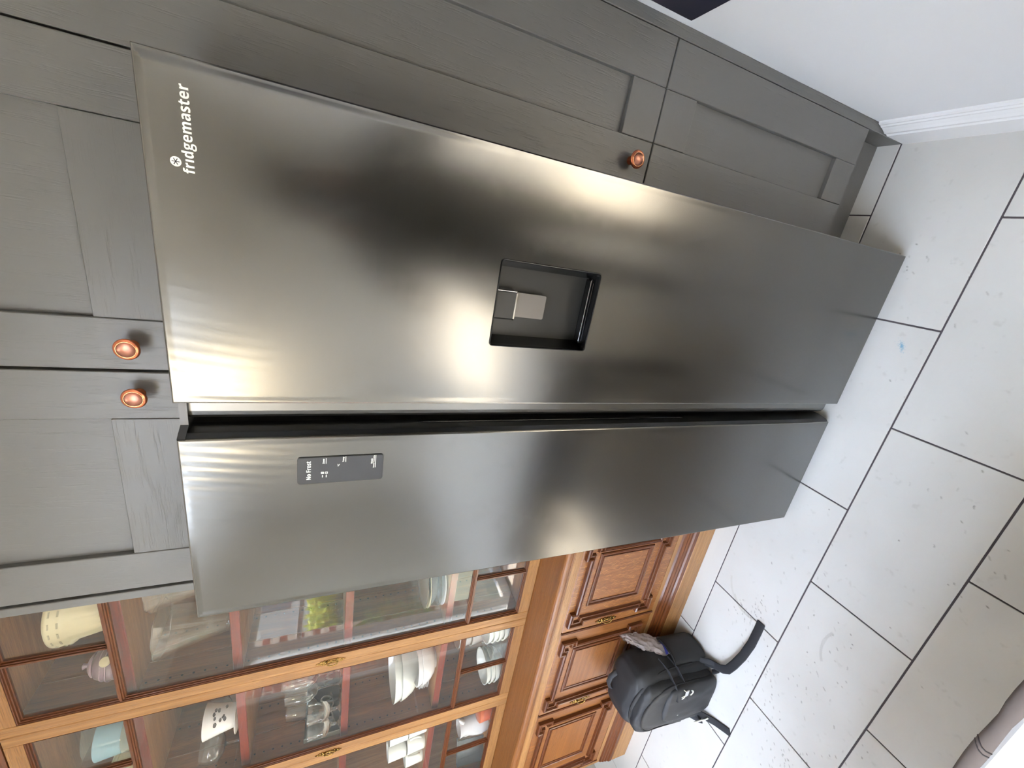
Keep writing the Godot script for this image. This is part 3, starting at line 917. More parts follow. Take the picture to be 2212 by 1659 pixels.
func build_sideboard():
	var t = thing("sideboard", "carved oak sideboard with three panelled doors, the lower half of the dresser", "sideboard", Vector3.ZERO)
	var x0 = -2.245; var x1 = -0.615
	var b := MB.new()
	b.box(Vector3(x0 + 0.01, 0.085, -0.745), Vector3(x1 - 0.01, 0.72, SZ - 0.012))
	part("carcass", b, M.oak_across, t)
	# worktop with a rounded nose, bead and cove under it
	b = MB.new()
	var nose := [-0.745, LEDGE, -0.222, LEDGE]
	for i in 9:
		var a = PI / 2 - PI * i / 8.0
		nose.append(-0.2235 + 0.0165 * cos(a)); nose.append(LEDGE - 0.0165 + 0.0165 * sin(a))
	nose.append_array([-0.230, LEDGE - 0.033, -0.230, LEDGE - 0.038])
	for i in 6:
		var a = PI / 2 - PI / 2 * i / 5.0
		nose.append(-0.2395 + 0.008 * cos(a)); nose.append(LEDGE - 0.048 + 0.008 * sin(a))
	nose.append_array([-0.232, LEDGE - 0.052, -0.745, LEDGE - 0.052])
	b.extr_x(pv(nose), x0 - 0.02, x1 + 0.02)
	part("worktop", b, M.oak_fleck_across, t)
	# frieze below the worktop
	b = MB.new(); b.box(Vector3(x0, 0.662, -0.745), Vector3(x1, 0.7135, SZ), 0.002)
	part("frieze", b, M.oak_across, t)
	# plinth and its stepped moulding
	b = MB.new()
	b.box(Vector3(x0, 0.0, -0.745), Vector3(x1, 0.089, -0.2365), 0.0015)
	part("plinth", b, M.oak_across, t)
	b = MB.new()
	b.extr_x(pv([-0.745, 0.0895, -0.2385, 0.0895, -0.2360, 0.094, -0.2360, 0.112, -0.2420, 0.117, -0.2405, 0.128, -0.2445, 0.134, -0.2425, 0.142, -0.2470, 0.150, -0.2470, 0.158, -0.2540, 0.166, -0.745, 0.166]), x0, x1)
	part("base_moulding", b, M.oak_mould_across, t)
	b = MB.new(); b.box(Vector3(x0, 0.166, -0.745), Vector3(x1, 0.187, SZ - 0.002))
	part("bottom_rail", b, M.oak_across, t)
	# doors: [x0, x1, panel x0, panel x1]
	var doors = [[-1.1405, -0.645, -1.003, -0.7475], [-1.6435, -1.1455, -1.5095, -1.2530], [-2.2100, -1.6485, -2.064, -1.769]]
	for i in 3:
		var d = doors[i]
		b = MB.new()
		b.box(Vector3(d[0], 0.189, SZ - 0.022), Vector3(d[1], 0.660, SZ), 0.004)
		var dn = part("door", b, M.oak_ray if i == 0 else M.oak_fleck, t)
		# flutes run up both sides of each door edge
		for s in [d[0], d[1]]:
			b = MB.new()
			b.extr_y(pv([s - 0.0022, SZ, s - 0.0022, SZ + 0.003, s - 0.0008, SZ + 0.0045, s + 0.0008, SZ + 0.0045, s + 0.0022, SZ + 0.003, s + 0.0022, SZ]), 0.189, 0.660)
			part("edge_bead", b, M.oak_mould, dn)
		# applied moulding with stepped corners
		b = MB.new()
		b.mould(eared(d[0] + 0.062, d[1] - 0.062, 0.258, 0.628, 0.022, 0.052), SZ, [Vector2(0, 0), Vector2(0, 0.014), Vector2(0.004, 0.018), Vector2(0.008, 0.0165), Vector2(0.011, 0.008), Vector2(0.016, 0.0065), Vector2(0.0175, 0.0105), Vector2(0.021, 0.0105), Vector2(0.0225, 0.0035), Vector2(0.0245, 0)])
		part("corner_moulding", b, M.oak_mould, dn)
		# sunk panel frame
		b = MB.new()
		b.mould(rect(d[2], d[3], 0.322, 0.5735), SZ, [Vector2(-0.006, 0.0), Vector2(-0.005, 0.004), Vector2(-0.001, 0.0062), Vector2(0.003, 0.0045), Vector2(0.0045, 0.0012), Vector2(0.0055, 0.0012), Vector2(0.0125, 0.0002), Vector2(0.0135, 0.0028), Vector2(0.016, 0.0026), Vector2(0.0185, -0.004)])
		part("panel_moulding", b, M.oak_mould, dn)
		b = MB.new()
		b.box(Vector3(d[2] + 0.0175, 0.3395, SZ - 0.012), Vector3(d[3] - 0.0175, 0.556, SZ + 0.0006), 0.0022)
		part("panel", b, M.oak_ray if i == 0 else M.oak_fleck_across, dn)
		escutcheon(dn, d[0] + 0.024, 0.447, SZ, 1.0)
	# stiles between the doors
	for s in [[x0, -2.2120], [-0.643, x1]]:
		b = MB.new(); b.box(Vector3(s[0], 0.187, SZ - 0.05), Vector3(s[1], 0.662, SZ - 0.001), 0.002)
		part("stile", b, M.oak, t)

const SH_Z := -0.402
const SHELVES := [1.108, 1.473, 1.803, 2.072]

func build_hutch():
	var t = thing("display_hutch", "tall oak glass-fronted display hutch standing on the sideboard, full of crockery", "cabinet", Vector3.ZERO)
	var x0 = -2.235; var x1 = -0.612
	var top = 2.322
	var b := MB.new()
	b.box(Vector3(x0, LEDGE, -0.74), Vector3(x1, top + 0.05, -0.722))
	part("back_panel", b, M.oak_inside, t)
	for s in [[x0, x0 + 0.02], [x1 - 0.02, x1]]:
		b = MB.new(); b.box(Vector3(s[0], LEDGE, -0.722), Vector3(s[1], top, HZ - 0.024))
		part("side_panel", b, M.oak, t)
	b = MB.new(); b.box(Vector3(x0 + 0.02, LEDGE, -0.722), Vector3(x1 - 0.02, LEDGE + 0.02, HZ - 0.024))
	part("base_board", b, M.oak_shelf, t)
	b = MB.new(); b.box(Vector3(x0 + 0.02, top - 0.02, -0.722), Vector3(x1 - 0.02, top, HZ - 0.024))
	part("top_board", b, M.oak_shelf, t)
	# partitions of three upright boards each, drilled for shelf pins
	for px in [[-1.157, -1.139], [-1.650, -1.632]]:
		b = MB.new()
		var zs = [[-0.722, -0.612], [-0.610, -0.500], [-0.498, -0.386]]
		for q in zs: b.box(Vector3(px[0], LEDGE + 0.02, q[0]), Vector3(px[1], top - 0.02, q[1]), 0.001)
		var pn = part("partition", b, M.oak_inside, t)
		b = MB.new()
		for k in 40:
			var hy = 0.9025 + k * 0.0298
			var near = false
			for sy in SHELVES:
				if hy > sy - 0.034 and hy < sy + 0.006: near = true
			if near: continue
			for hz in [-0.595, -0.43]:
				b.xf = Transform3D(Basis(Vector3(0, 0, 1), -PI / 2), Vector3(px[1] + 0.0002, hy, hz))
				b.lathe([Vector2(0.0034, 0.0), Vector2(0.0030, 0.0006), Vector2(0.0, 0.0006)], 8)
		part("pin_holes", b, M.hole, pn)
	# shelves, a length in each bay
	for sy in SHELVES:
		for s in [[x0 + 0.021, -1.651], [-1.631, -1.158], [-1.138, x1 - 0.021]]:
			b = MB.new(); b.box(Vector3(s[0], sy - 0.0255, -0.7215), Vector3(s[1], sy, SH_Z - 0.004))
			var sh = part("shelf", b, M.oak_shelf, t)
			b = MB.new(); b.box(Vector3(s[0], sy - 0.0265, SH_Z - 0.0045), Vector3(s[1], sy + 0.0006, SH_Z), 0.0018)
			part("shelf_lipping", b, M.shelf_edge, sh)
	# cornice
	b = MB.new()
	b.extr_x(pv([-0.74, top, HZ, top, HZ + 0.004, top + 0.006, HZ + 0.004, top + 0.020, HZ + 0.012, top + 0.026, HZ + 0.018, top + 0.045, HZ + 0.034, top + 0.058, HZ + 0.036, top + 0.078, -0.74, top + 0.078]), x0 - 0.01, x1 + 0.01)
	part("cornice", b, M.oak_mould_across, t)
	b = MB.new(); b.box(Vector3(x0, LEDGE, HZ - 0.024), Vector3(-2.208, top, HZ), 0.0015)
	part("stile", b, M.oak, t)
	b = MB.new(); b.box(Vector3(-0.638, LEDGE, HZ - 0.024), Vector3(x1, top, HZ), 0.0015)
	part("stile", b, M.oak, t)
	# three doors: [x0, x1, middle bar]
	var doors = [[-1.1475, -0.640, -0.893], [-1.6405, -1.1480, -1.3935], [-2.206, -1.6410, -1.928]]
	for d in doors:
		var y0 = LEDGE + 0.0015; var y1 = top - 0.002
		var sw = 0.038; var lo = 0.047; var hi = 0.040
		b = MB.new(); b.box(Vector3(d[0], y0, HZ - 0.0235), Vector3(d[0] + sw, y1, HZ), 0.0022)
		var dn = part("glazed_door", b, M.oak, t)
		b = MB.new(); b.box(Vector3(d[1] - sw, y0, HZ - 0.0235), Vector3(d[1], y1, HZ), 0.0022)
		part("stile", b, M.oak, dn)
		for r in [[y0, y0 + lo], [y1 - hi, y1]]:
			b = MB.new(); b.box(Vector3(d[0] + sw, r[0], HZ - 0.0235), Vector3(d[1] - sw, r[1], HZ - 0.0004), 0.0014)
			part("rail", b, M.oak_across, dn)
		# stepped bead round the glass
		var gx0 = d[0] + sw; var gx1 = d[1] - sw; var gy0 = y0 + lo; var gy1 = y1 - hi
		b = MB.new()
		b.mould(rect(gx0, gx1, gy0, gy1), HZ, [Vector2(0, 0), Vector2(0.0, -0.002), Vector2(0.002, -0.0025), Vector2(0.003, -0.006), Vector2(0.0052, -0.0065), Vector2(0.006, -0.011), Vector2(0.0085, -0.0115), Vector2(0.0085, -0.018)])
		part("glazing_bead", b, M.oak_mould, dn)
		# glazing bars, ridged
		var bars = [[Vector2(gx0 + 0.004, 1.0270), Vector2(gx1 - 0.004, 1.0270)], [Vector2(gx0 + 0.004, 2.0660), Vector2(gx1 - 0.004, 2.0660)], [Vector2(d[2], gy0 + 0.004), Vector2(d[2], 1.0185)], [Vector2(d[2], 2.0745), Vector2(d[2], gy1 - 0.004)]]
		for q in bars:
			b = MB.new()
			var up = absf(q[0].x - q[1].x) < 1e-4
			var pr = [[-0.0098, -0.018], [-0.0098, -0.0105], [-0.0070, -0.0100], [-0.0062, -0.0055], [-0.0036, -0.0050], [-0.0026, -0.0015], [0.0026, -0.0015], [0.0036, -0.0050], [0.0062, -0.0055], [0.0070, -0.0100], [0.0098, -0.0105], [0.0098, -0.018]]
			var pts := PackedVector2Array()
			if up:
				for v in pr: pts.append(Vector2(q[0].x + v[0], HZ + v[1]))
				b.extr_y(pts, q[0].y, q[1].y)
			else:
				for v in pr: pts.append(Vector2(HZ + v[1], q[0].y + v[0]))
				b.extr_x(pts, q[0].x, q[1].x)
			part("glazing_bar", b, M.oak_mould if up else M.oak_mould_across, dn)
		# five panes
		for g in [[gx0 + 0.003, d[2], gy0 + 0.003, 1.027], [d[2], gx1 - 0.003, gy0 + 0.003, 1.027], [gx0 + 0.003, gx1 - 0.003, 1.027, 2.066], [gx0 + 0.003, d[2], 2.066, gy1 - 0.003], [d[2], gx1 - 0.003, 2.066, gy1 - 0.003]]:
			b = MB.new(); b.quad(Vector3(g[0], g[2], HZ - 0.0145), Vector3(g[1], g[2], HZ - 0.0145), Vector3(g[1], g[3], HZ - 0.0145), Vector3(g[0], g[3], HZ - 0.0145), Vector3.BACK)
			part("pane", b, M.glass_pane, dn)
		escutcheon(dn, d[0] + 0.0105 if d[0] > -1.5 else d[0] + 0.0125, 1.512, HZ, 0.86, 0.0 if d[0] > -1.5 else 0.35)

# ---------------------------------------------------------------- crockery and glass in the hutch
func lathe_part(called: String, prof: Array, material, parent: Node, segs := 36, at := Vector3.ZERO) -> MeshInstance3D:
	var b := MB.new(); b.lathe(prof, segs)
	return part(called, b, material, parent, at)

func shell(outer: Array, w: float) -> Array:
	# closes an outer profile (bottom to rim) with an inner one a wall's thickness inside
	var r := outer.duplicate()
	for i in range(outer.size() - 1, -1, -1):
		var p = outer[i]
		r.append(Vector2(maxf(p.x - w, 0.0), maxf(p.y, outer[0].y + w * 1.4)))
	return r

func wine_glass(h: float, r: float, label: String, at: Vector3, group := "") -> Node3D:
	var t = thing("wine_glass", label, "glass", at, group)
	lathe_part("foot", [Vector2(0, 0), Vector2(r * 0.86, 0), Vector2(r * 0.88, 0.0015), Vector2(r * 0.4, 0.004), Vector2(0.006, 0.008), Vector2(0, 0.008)], M.glassware, t)
	lathe_part("stem", [Vector2(0.0055, 0.008), Vector2(0.0036, 0.022), Vector2(0.0036, h * 0.38), Vector2(0.0075, h * 0.43), Vector2(0, h * 0.432)], M.glassware, t, 16)
	lathe_part("bowl", shell([Vector2(0, h * 0.42), Vector2(r * 0.5, h * 0.45), Vector2(r * 0.9, h * 0.56), Vector2(r, h * 0.68), Vector2(r * 0.97, h * 0.82), Vector2(r * 0.84, h)], 0.0014), M.glassware, t)
	return t

func bowl(r: float, h: float, material, label: String, at: Vector3, group := "") -> Node3D:
	var o := MB.new()
	o.lathe(shell([Vector2(0, 0.0), Vector2(r * 0.42, 0.0), Vector2(r * 0.44, 0.006), Vector2(r * 0.62, h * 0.18), Vector2(r * 0.82, h * 0.45), Vector2(r * 0.95, h * 0.78), Vector2(r, h)], 0.0045), 44)
	var m = part("bowl", o, material, self, at)
	tag(m, label, "bowl", group)
	return m

func plate(r: float, material, label: String, at: Vector3, group := "") -> Node3D:
	var o := MB.new()
	o.lathe([Vector2(0, 0.0), Vector2(r * 0.55, 0.0), Vector2(r * 0.6, 0.002), Vector2(r * 0.74, 0.007), Vector2(r * 0.99, 0.0125), Vector2(r, 0.0142), Vector2(r * 0.98, 0.015), Vector2(r * 0.74, 0.0105), Vector2(r * 0.6, 0.0055), Vector2(0, 0.005)], 48)
	var m = part("plate", o, material, self, at)
	tag(m, label, "plate", group)
	return m

func mug(rt: float, rb: float, h: float, turn: float, material, label: String, at: Vector3, group := "") -> Node3D:
	var t = thing("mug", label, "mug", at, group)
	t.rotation.y = turn
	lathe_part("body", shell([Vector2(0, 0), Vector2(rb * 0.9, 0), Vector2(rb, 0.004), Vector2(lerpf(rb, rt, 0.45), h * 0.5), Vector2(rt, h)], 0.0035), material, t)
	var b := MB.new()
	var pts := []
	for i in 13:
		var a = -PI / 2 + PI * i / 12.0
		pts.append(Vector3(lerpf(rb, rt, 0.5 + 0.32 * sin(a)) - 0.003 + cos(a) * h * 0.30, h * 0.52 + sin(a) * h * 0.30, 0))
	b.tube(pts, 0.0048, 10, true)
	part("handle", b, material, t)
	return t

func build_contents():
	# top row
	var t = thing("planter", "cream ribbed pot in the top right pane of the hutch, beside the grey cupboard", "pot", Vector3(-0.862, 2.072, -0.50))
	var b := MB.new()
	var rows := []
	for i in 72:
		var a = TAU * i / 72.0
		var row := []
		for v in [[0.062, 0.0], [0.066, 0.003], [0.078, 0.050], [0.088, 0.098], [0.096, 0.104], [0.098, 0.114], [0.097, 0.124], [0.100, 0.130], [0.099, 0.138], [0.094, 0.141], [0.090, 0.138], [0.086, 0.10], [0.07, 0.012], [0.0, 0.010]]:
			var flute = 0.0022 * absf(sin(a * 12.0)) if v[1] > 0.004 and v[1] < 0.1 and v[0] > 0.065 else 0.0
			row.append(Vector3(cos(a), 0, sin(a)) * (v[0] - flute) + Vector3.UP * v[1])
		rows.append(row)
	b.grid(rows, Vector3.UP, true, Vector3(0, 0.07, 0))
	part("body", b, M.china_cream, t)
	b = MB.new()
	for i in 20:
		var a = TAU * i / 20.0
		for q in [0.109, 0.1275]:
			b.xf = Transform3D(Basis(Vector3.UP, -a), Vector3(cos(a) * 0.0985, q, sin(a) * 0.0985))
			b.box(Vector3(-0.0006, -0.002, -0.0075), Vector3(0.0006, 0.002, 0.0075))
	var rb = part("rim_slots", b, mat(Color(0.72, 0.69, 0.57), 0.5), t)
	rb.set_meta("kind", "stuff")
	t = thing("jar", "mauve striped lidded jar with a cream medallion in the top pane of the hutch", "jar", Vector3(-1.058, 2.072, -0.462))
	lathe_part("body", [Vector2(0, 0), Vector2(0.030, 0), Vector2(0.042, 0.012), Vector2(0.050, 0.036), Vector2(0.049, 0.056), Vector2(0.040, 0.074), Vector2(0.030, 0.080), Vector2(0, 0.080)], mat(Color(0.52, 0.44, 0.47), 0.3), t)
	b = MB.new()
	for y in [0.018, 0.030, 0.043, 0.056]:
		var r = 0.0515 - absf(y - 0.042) * 0.28
		var ring := []
		for i in 33: ring.append(Vector3(cos(TAU * i / 32) * r, y + 0.002 * sin(TAU * i / 8.0), sin(TAU * i / 32) * r))
		b.tube(ring, 0.0018, 6, false)
	part("stripes", b, mat(Color(0.70, 0.60, 0.64), 0.3), t)
	lathe_part("lid", [Vector2(0.033, 0.079), Vector2(0.034, 0.083), Vector2(0.022, 0.092), Vector2(0.006, 0.096), Vector2(0.006, 0.103), Vector2(0.009, 0.108), Vector2(0, 0.112)], mat(Color(0.62, 0.52, 0.56), 0.3), t)
	b = MB.new(); b.xf = Transform3D(Basis(Vector3.UP, 0.9) * Basis(Vector3(1, 0, 0), -0.1), Vector3(0.0385, 0.044, 0.031))
	b.xf = b.xf * Transform3D(Basis(Vector3(1, 0, 0), PI / 2), Vector3.ZERO)
	b.lathe([Vector2(0.014, 0.0), Vector2(0.012, 0.004), Vector2(0.0, 0.005)], 20)
	part("medallion", b, M.china_cream, t)
	t = thing("vase", "pale blue to clear glass vase standing in the top row of the middle hutch door", "vase", Vector3(-1.425, 2.072, -0.50))
	lathe_part("lower_body", shell([Vector2(0, 0), Vector2(0.048, 0), Vector2(0.056, 0.012), Vector2(0.062, 0.06)], 0.003), pane(Color(0.80, 0.86, 0.80, 0.35), 0.06), t)
	lathe_part("upper_body", shell([Vector2(0.0, 0.058), Vector2(0.062, 0.060), Vector2(0.066, 0.095), Vector2(0.070, 0.125)], 0.003), pane(Color(0.66, 0.84, 0.90, 0.6), 0.06), t)
	t = thing("fruit_bowl", "large clear glass bowl behind the blue vase at the top of the hutch", "bowl", Vector3(-1.50, 2.072, -0.60))
	lathe_part("body", shell([Vector2(0, 0.0), Vector2(0.05, 0.0), Vector2(0.09, 0.05), Vector2(0.105, 0.12), Vector2(0.10, 0.19)], 0.003), M.glass_plate, t)
	t = thing("storage_box", "cream ribbed box at the bottom edge of the photo, top of the hutch", "box", Vector3(-1.555, 2.072, -0.445))
	b = MB.new(); b.box(Vector3(-0.055, 0, -0.035), Vector3(0.055, 0.085, 0.035), 0.006)
	for i in 9: b.box(Vector3(-0.05 + i * 0.0115, 0.006, 0.034), Vector3(-0.0445 + i * 0.0115, 0.072, 0.0375), 0.001)
	part("body", b, M.china_cream, t)
	b = MB.new(); b.box(Vector3(-0.057, 0.083, -0.037), Vector3(0.057, 0.096, 0.037), 0.004)
	part("lid", b, M.china_cream, t)
	# third shelf
	var y3 = SHELVES[2]
	var flare := []
	for q in 2:
		t = thing("glass_vase", ["tall flared clear glass vase standing by the left end of the third shelf", "tall flared clear glass vase half hidden by the top corner of the fridge"][q], "vase", [Vector3(-1.005, y3, -0.500), Vector3(-0.815, y3, -0.505)][q], "flared glass vases")
		rows = []
		for i in 60:
			var a = TAU * i / 60.0
			var row := []
			for v in [[0.044, 0.0], [0.047, 0.004], [0.040, 0.012], [0.042, 0.030], [0.052, 0.08], [0.064, 0.130], [0.078, 0.175], [0.088, 0.200], [0.0855, 0.200], [0.0755, 0.175], [0.0615, 0.130], [0.0495, 0.08], [0.038, 0.035], [0.0, 0.030]]:
				var w = 1.0 + 0.035 * cos(a * 10.0) * clampf(v[1] / 0.2, 0.0, 1.0)
				row.append(Vector3(cos(a), 0, sin(a)) * v[0] * w + Vector3.UP * v[1])
			rows.append(row)
		b = MB.new(); b.grid(rows, Vector3.UP, true, Vector3(0, 0.08, 0))
		part("body", b, M.glass_amber, t)
		b = MB.new()
		var ring := []
		for i in 61:
			var a = TAU * i / 60.0
			ring.append(Vector3(cos(a), 0, sin(a)) * 0.0868 * (1.0 + 0.035 * cos(a * 10.0)) + Vector3.UP * 0.2005)
		b.tube(ring, 0.0016, 6, false)
		part("rim", b, M.glassware, t)
	t = mug(0.056, 0.036, 0.095, 2.2, M.china_white, "white flared mug with a dark flower print on the third shelf", Vector3(-1.432, y3 + 0.012, -0.462))
	b = MB.new()
	rng.seed = 41
	for i in 11:
		var a = 0.15 + rng.randf() * 1.1; var yy = rng.randf_range(0.028, 0.075)
		var r = lerpf(0.036, 0.056, yy / 0.095) + 0.0004
		b.xf = Transform3D(Basis(Vector3.UP, PI / 2 - (a - 2.2 + 4.1)) , Vector3.ZERO)
		var leaf := PackedVector2Array()
		var sz = rng.randf_range(0.004, 0.008)
		for k in 8: leaf.append(Vector2(cos(TAU * k / 8) * sz + 0.0 , yy + sin(TAU * k / 8) * sz * (0.45 + 0.4 * rng.randf())))
		b.prism(leaf, r - 0.002, r + 0.0009)
	var fp = part("flower_print", b, mat(Color(0.16, 0.13, 0.14), 0.4), t)
	fp.set_meta("kind", "stuff")
	plate(0.058, M.china_white, "white saucer under the flower print mug", Vector3(-1.432, y3, -0.462))
	mug(0.047, 0.030, 0.085, 2.0, M.china_brown, "brown and cream coffee cup behind the flower print mug", Vector3(-1.372, y3, -0.570))
	var g0 = wine_glass(0.125, 0.050, "round balloon glass on the third shelf behind the middle door", Vector3(-1.535, y3, -0.560))
	copy(g0, Vector3(-1.558, y3, -0.450), 0.3, "round balloon glass by the left end of the third shelf", "")
	copy(g0, Vector3(-1.760, y3, -0.470), 0.6, "round balloon glass at the bottom edge of the photo, left hand door", "")
	# second shelf
	var y2 = SHELVES[1]
	var stem = "stemmed wine glasses on the second shelf"
	g0 = wine_glass(0.195, 0.037, "clear wine glass nearest the brass handle on the second shelf", Vector3(-1.318, y2, -0.452), stem)
	copy(g0, Vector3(-1.425, y2, -0.475), 0.0, "clear wine glass second from the brass handle on the second shelf", stem)
	copy(g0, Vector3(-1.355, y2, -0.570), 0.0, "clear wine glass behind the front row, right end of the second shelf", stem)
	copy(g0, Vector3(-1.470, y2, -0.585), 0.0, "clear wine glass in the back row in front of the black sign", stem)
	copy(g0, Vector3(-1.555, y2, -0.500), 0.0, "clear wine glass standing right against the black sign", stem)
	t = thing("crystal_goblet", "short cut crystal goblet at the front of the second shelf", "glass", Vector3(-1.490, y2, -0.425))
	lathe_part("foot", [Vector2(0, 0), Vector2(0.030, 0), Vector2(0.031, 0.002), Vector2(0.010, 0.007), Vector2(0.006, 0.012), Vector2(0.006, 0.032), Vector2(0.010, 0.038), Vector2(0, 0.039)], M.glassware, t, 12)
	b = MB.new()
	rows = []
	for i in 20:
		var a = TAU * i / 20.0
		var row := []
		for v in [[0.0, 0.038], [0.016, 0.040], [0.030, 0.052], [0.033, 0.062], [0.030, 0.070], [0.032, 0.100], [0.0335, 0.118], [0.0315, 0.118], [0.0295, 0.09], [0.028, 0.06], [0.0, 0.05]]:
			row.append(Vector3(cos(a), 0, sin(a)) * v[0] * (1.0 + (0.05 if i % 2 == 0 else -0.03) * (1.0 if v[1] < 0.08 else 0.2)) + Vector3.UP * v[1])
		rows.append(row)
	b.grid(rows, Vector3.UP, true, Vector3(0, 0.06, 0))
	part("bowl", b, M.glassware, t)
	copy(t, Vector3(-1.570, y2, -0.420), 0.5, "short cut crystal goblet by the left end of the second shelf", "")
	t = thing("sign_block", "black block with pale grey script letters leaning on the left side of the second shelf", "sign", Vector3(-1.6305, y2, -0.54))
	b = MB.new(); b.box(Vector3(0, 0, -0.13), Vector3(0.020, 0.128, 0.122), 0.001)
	part("block", b, M.black_matt, t)
	b = MB.new(); b.box(Vector3(0.0, 0.0, 0.1222), Vector3(0.0215, 0.130, 0.1262), 0.0006)
	part("pale_edge", b, mat(Color(0.62, 0.61, 0.55), 0.6), t)
	b = MB.new()
	var curves = [[[0.100, 0.030], [0.085, 0.022], [0.068, 0.035], [0.074, 0.055], [0.092, 0.052], [0.080, 0.030], [0.055, 0.028]], [[0.055, 0.028], [0.030, 0.050], [0.012, 0.090], [0.020, 0.108], [0.036, 0.092], [0.038, 0.045], [0.018, 0.026]],
		[[0.018, 0.026], [-0.010, 0.034], [-0.020, 0.060], [-0.006, 0.072], [0.002, 0.050], [-0.012, 0.030], [-0.030, 0.036]], [[-0.060, 0.026], [-0.072, 0.060], [-0.084, 0.050], [-0.088, 0.028], [-0.098, 0.058], [-0.110, 0.052], [-0.116, 0.028]]]
	for c in curves:
		var cv := Curve3D.new()
		for i in c.size():
			var p = Vector3(0.0208, c[i][1], c[i][0])
			var d = (Vector3(0.0208, c[mini(i + 1, c.size() - 1)][1], c[mini(i + 1, c.size() - 1)][0]) - Vector3(0.0208, c[maxi(i - 1, 0)][1], c[maxi(i - 1, 0)][0])) * 0.18
			cv.add_point(p, -d, d)
		cv.bake_interval = 0.004
		var pp := []
		for p in cv.get_baked_points(): pp.append(p)
		b.tube(pp, 0.0036, 6)
	var sc = part("script_letters", b, mat(Color(0.58, 0.575, 0.55), 0.6), t)
	sc.set_meta("kind", "stuff")
	# first shelf
	var y1 = SHELVES[0]
	for i in 4:
		plate(0.094, M.china_white, ["lowest", "second from bottom", "third from bottom", "topmost"][i] + " white plate in the stack under the big bowls", Vector3(-1.530, y1 + i * 0.0105, -0.545), "white plates on the first shelf")
	bowl(0.118, 0.085, M.china, "big pale green white bowl, lower of the nested pair on the plates", Vector3(-1.500, y1 + 0.047, -0.525), "big bowls on the first shelf")
	bowl(0.118, 0.085, M.china, "big pale green white bowl, upper of the nested pair on the plates", Vector3(-1.502, y1 + 0.077, -0.523), "big bowls on the first shelf")
	bowl(0.090, 0.064, M.china_white, "bright white bowl at the front of the first shelf, lower of two", Vector3(-1.392, y1, -0.462), "bright white bowls at the front")
	bowl(0.090, 0.064, M.china_white, "bright white bowl at the front of the first shelf, upper of two", Vector3(-1.392, y1 + 0.019, -0.462), "bright white bowls at the front")
	plate(0.102, M.china_white, "white dinner plate at the bottom of the stack behind the right glass door", Vector3(-0.985, y1, -0.500), "plates behind the right hand door")
	plate(0.102, M.glass_plate, "greenish glass plate above the dinner plate behind the right glass door", Vector3(-0.985, y1 + 0.012, -0.500), "plates behind the right hand door")
	bowl(0.100, 0.040, mat(Color(0.45, 0.46, 0.46), 0.25), "grey shallow bowl in the stack behind the right glass door", Vector3(-0.985, y1 + 0.026, -0.500), "")
	plate(0.104, M.china_cream, "cream rimmed plate under the topmost brown plate, right glass door", Vector3(-0.985, y1 + 0.056, -0.500), "plates behind the right hand door")
	plate(0.104, M.stoneware, "topmost brown stoneware plate of the stack behind the right glass door", Vector3(-0.985, y1 + 0.067, -0.500), "plates behind the right hand door")
	# mugs behind the left hand door
	var mg = "white mugs behind the left hand door"
	var m0 = mug(0.041, 0.036, 0.080, -0.5, M.china, "white mug nearest the door frame, lower row, left hand door", Vector3(-1.800, y1, -0.455), mg)
	copy(m0, Vector3(-1.905, y1, -0.450), -0.3, "white mug second from the door frame, lower row, left hand door", mg)
	copy(m0, Vector3(-2.010, y1, -0.455), -0.6, "white mug at the bottom edge of the photo, lower row", mg)
	copy(m0, Vector3(-1.815, y1 + 0.081, -0.455), 2.6, "white mug stacked on the lower row, nearest the door frame", mg)
	copy(m0, Vector3(-1.925, y1 + 0.081, -0.452), 1.2, "white mug stacked on the lower row, second from the door frame", mg)
	# bottom of the hutch
	var y0 = LEDGE + 0.02
	for i in 4:
		bowl(0.066, 0.048, M.china, ["lowest", "second", "third", "topmost"][i] + " small white bowl in the stack by the right edge of the middle door", Vector3(-1.268, y0 + i * 0.024, -0.452), "small bowls by the right edge")
	for i in 3:
		bowl(0.074, 0.050, M.china, ["lowest", "middle", "topmost"][i] + " white bowl in the stack left of the glazing bar", Vector3(-1.520, y0 + i * 0.022, -0.455), "bowls left of the glazing bar")
	t = thing("serving_dish", "square clear glass dish between the two stacks of small bowls", "dish", Vector3(-1.395, y0, -0.455))
	b = MB.new()
	b.mould(as_arr(round_rect(-0.058, 0.058, -0.058, 0.058, 0.016)), 0.0, [Vector2(0.012, 0.0), Vector2(0.006, 0.03), Vector2(0.0, 0.085), Vector2(0.003, 0.0855), Vector2(0.009, 0.03), Vector2(0.015, 0.004)])
	b.prism(round_rect(-0.046, 0.046, -0.046, 0.046, 0.014), 0.0, 0.004)
	var gd = part("body", b, M.glass_plate, t)
	gd.rotation.x = -PI / 2
	for i in 3:
		t = thing("ramekin", ["lowest", "middle", "topmost"][i] + " cream ramekin in the stack at the back of the hutch floor", "ramekin", Vector3(-1.462, y0 + i * 0.062, -0.605), "cream ramekins in a stack")
		lathe_part("body", shell([Vector2(0, 0), Vector2(0.060, 0), Vector2(0.064, 0.004), Vector2(0.069, 0.055), Vector2(0.072, 0.060)], 0.004), M.china, t)
	t = thing("jug", "white china jug with a looped handle behind the lower left pane", "jug", Vector3(-1.955, y0, -0.470))
	lathe_part("body", shell([Vector2(0, 0), Vector2(0.040, 0), Vector2(0.044, 0.004), Vector2(0.050, 0.04), Vector2(0.046, 0.08), Vector2(0.036, 0.115), Vector2(0.042, 0.145)], 0.0035), M.china_white, t)
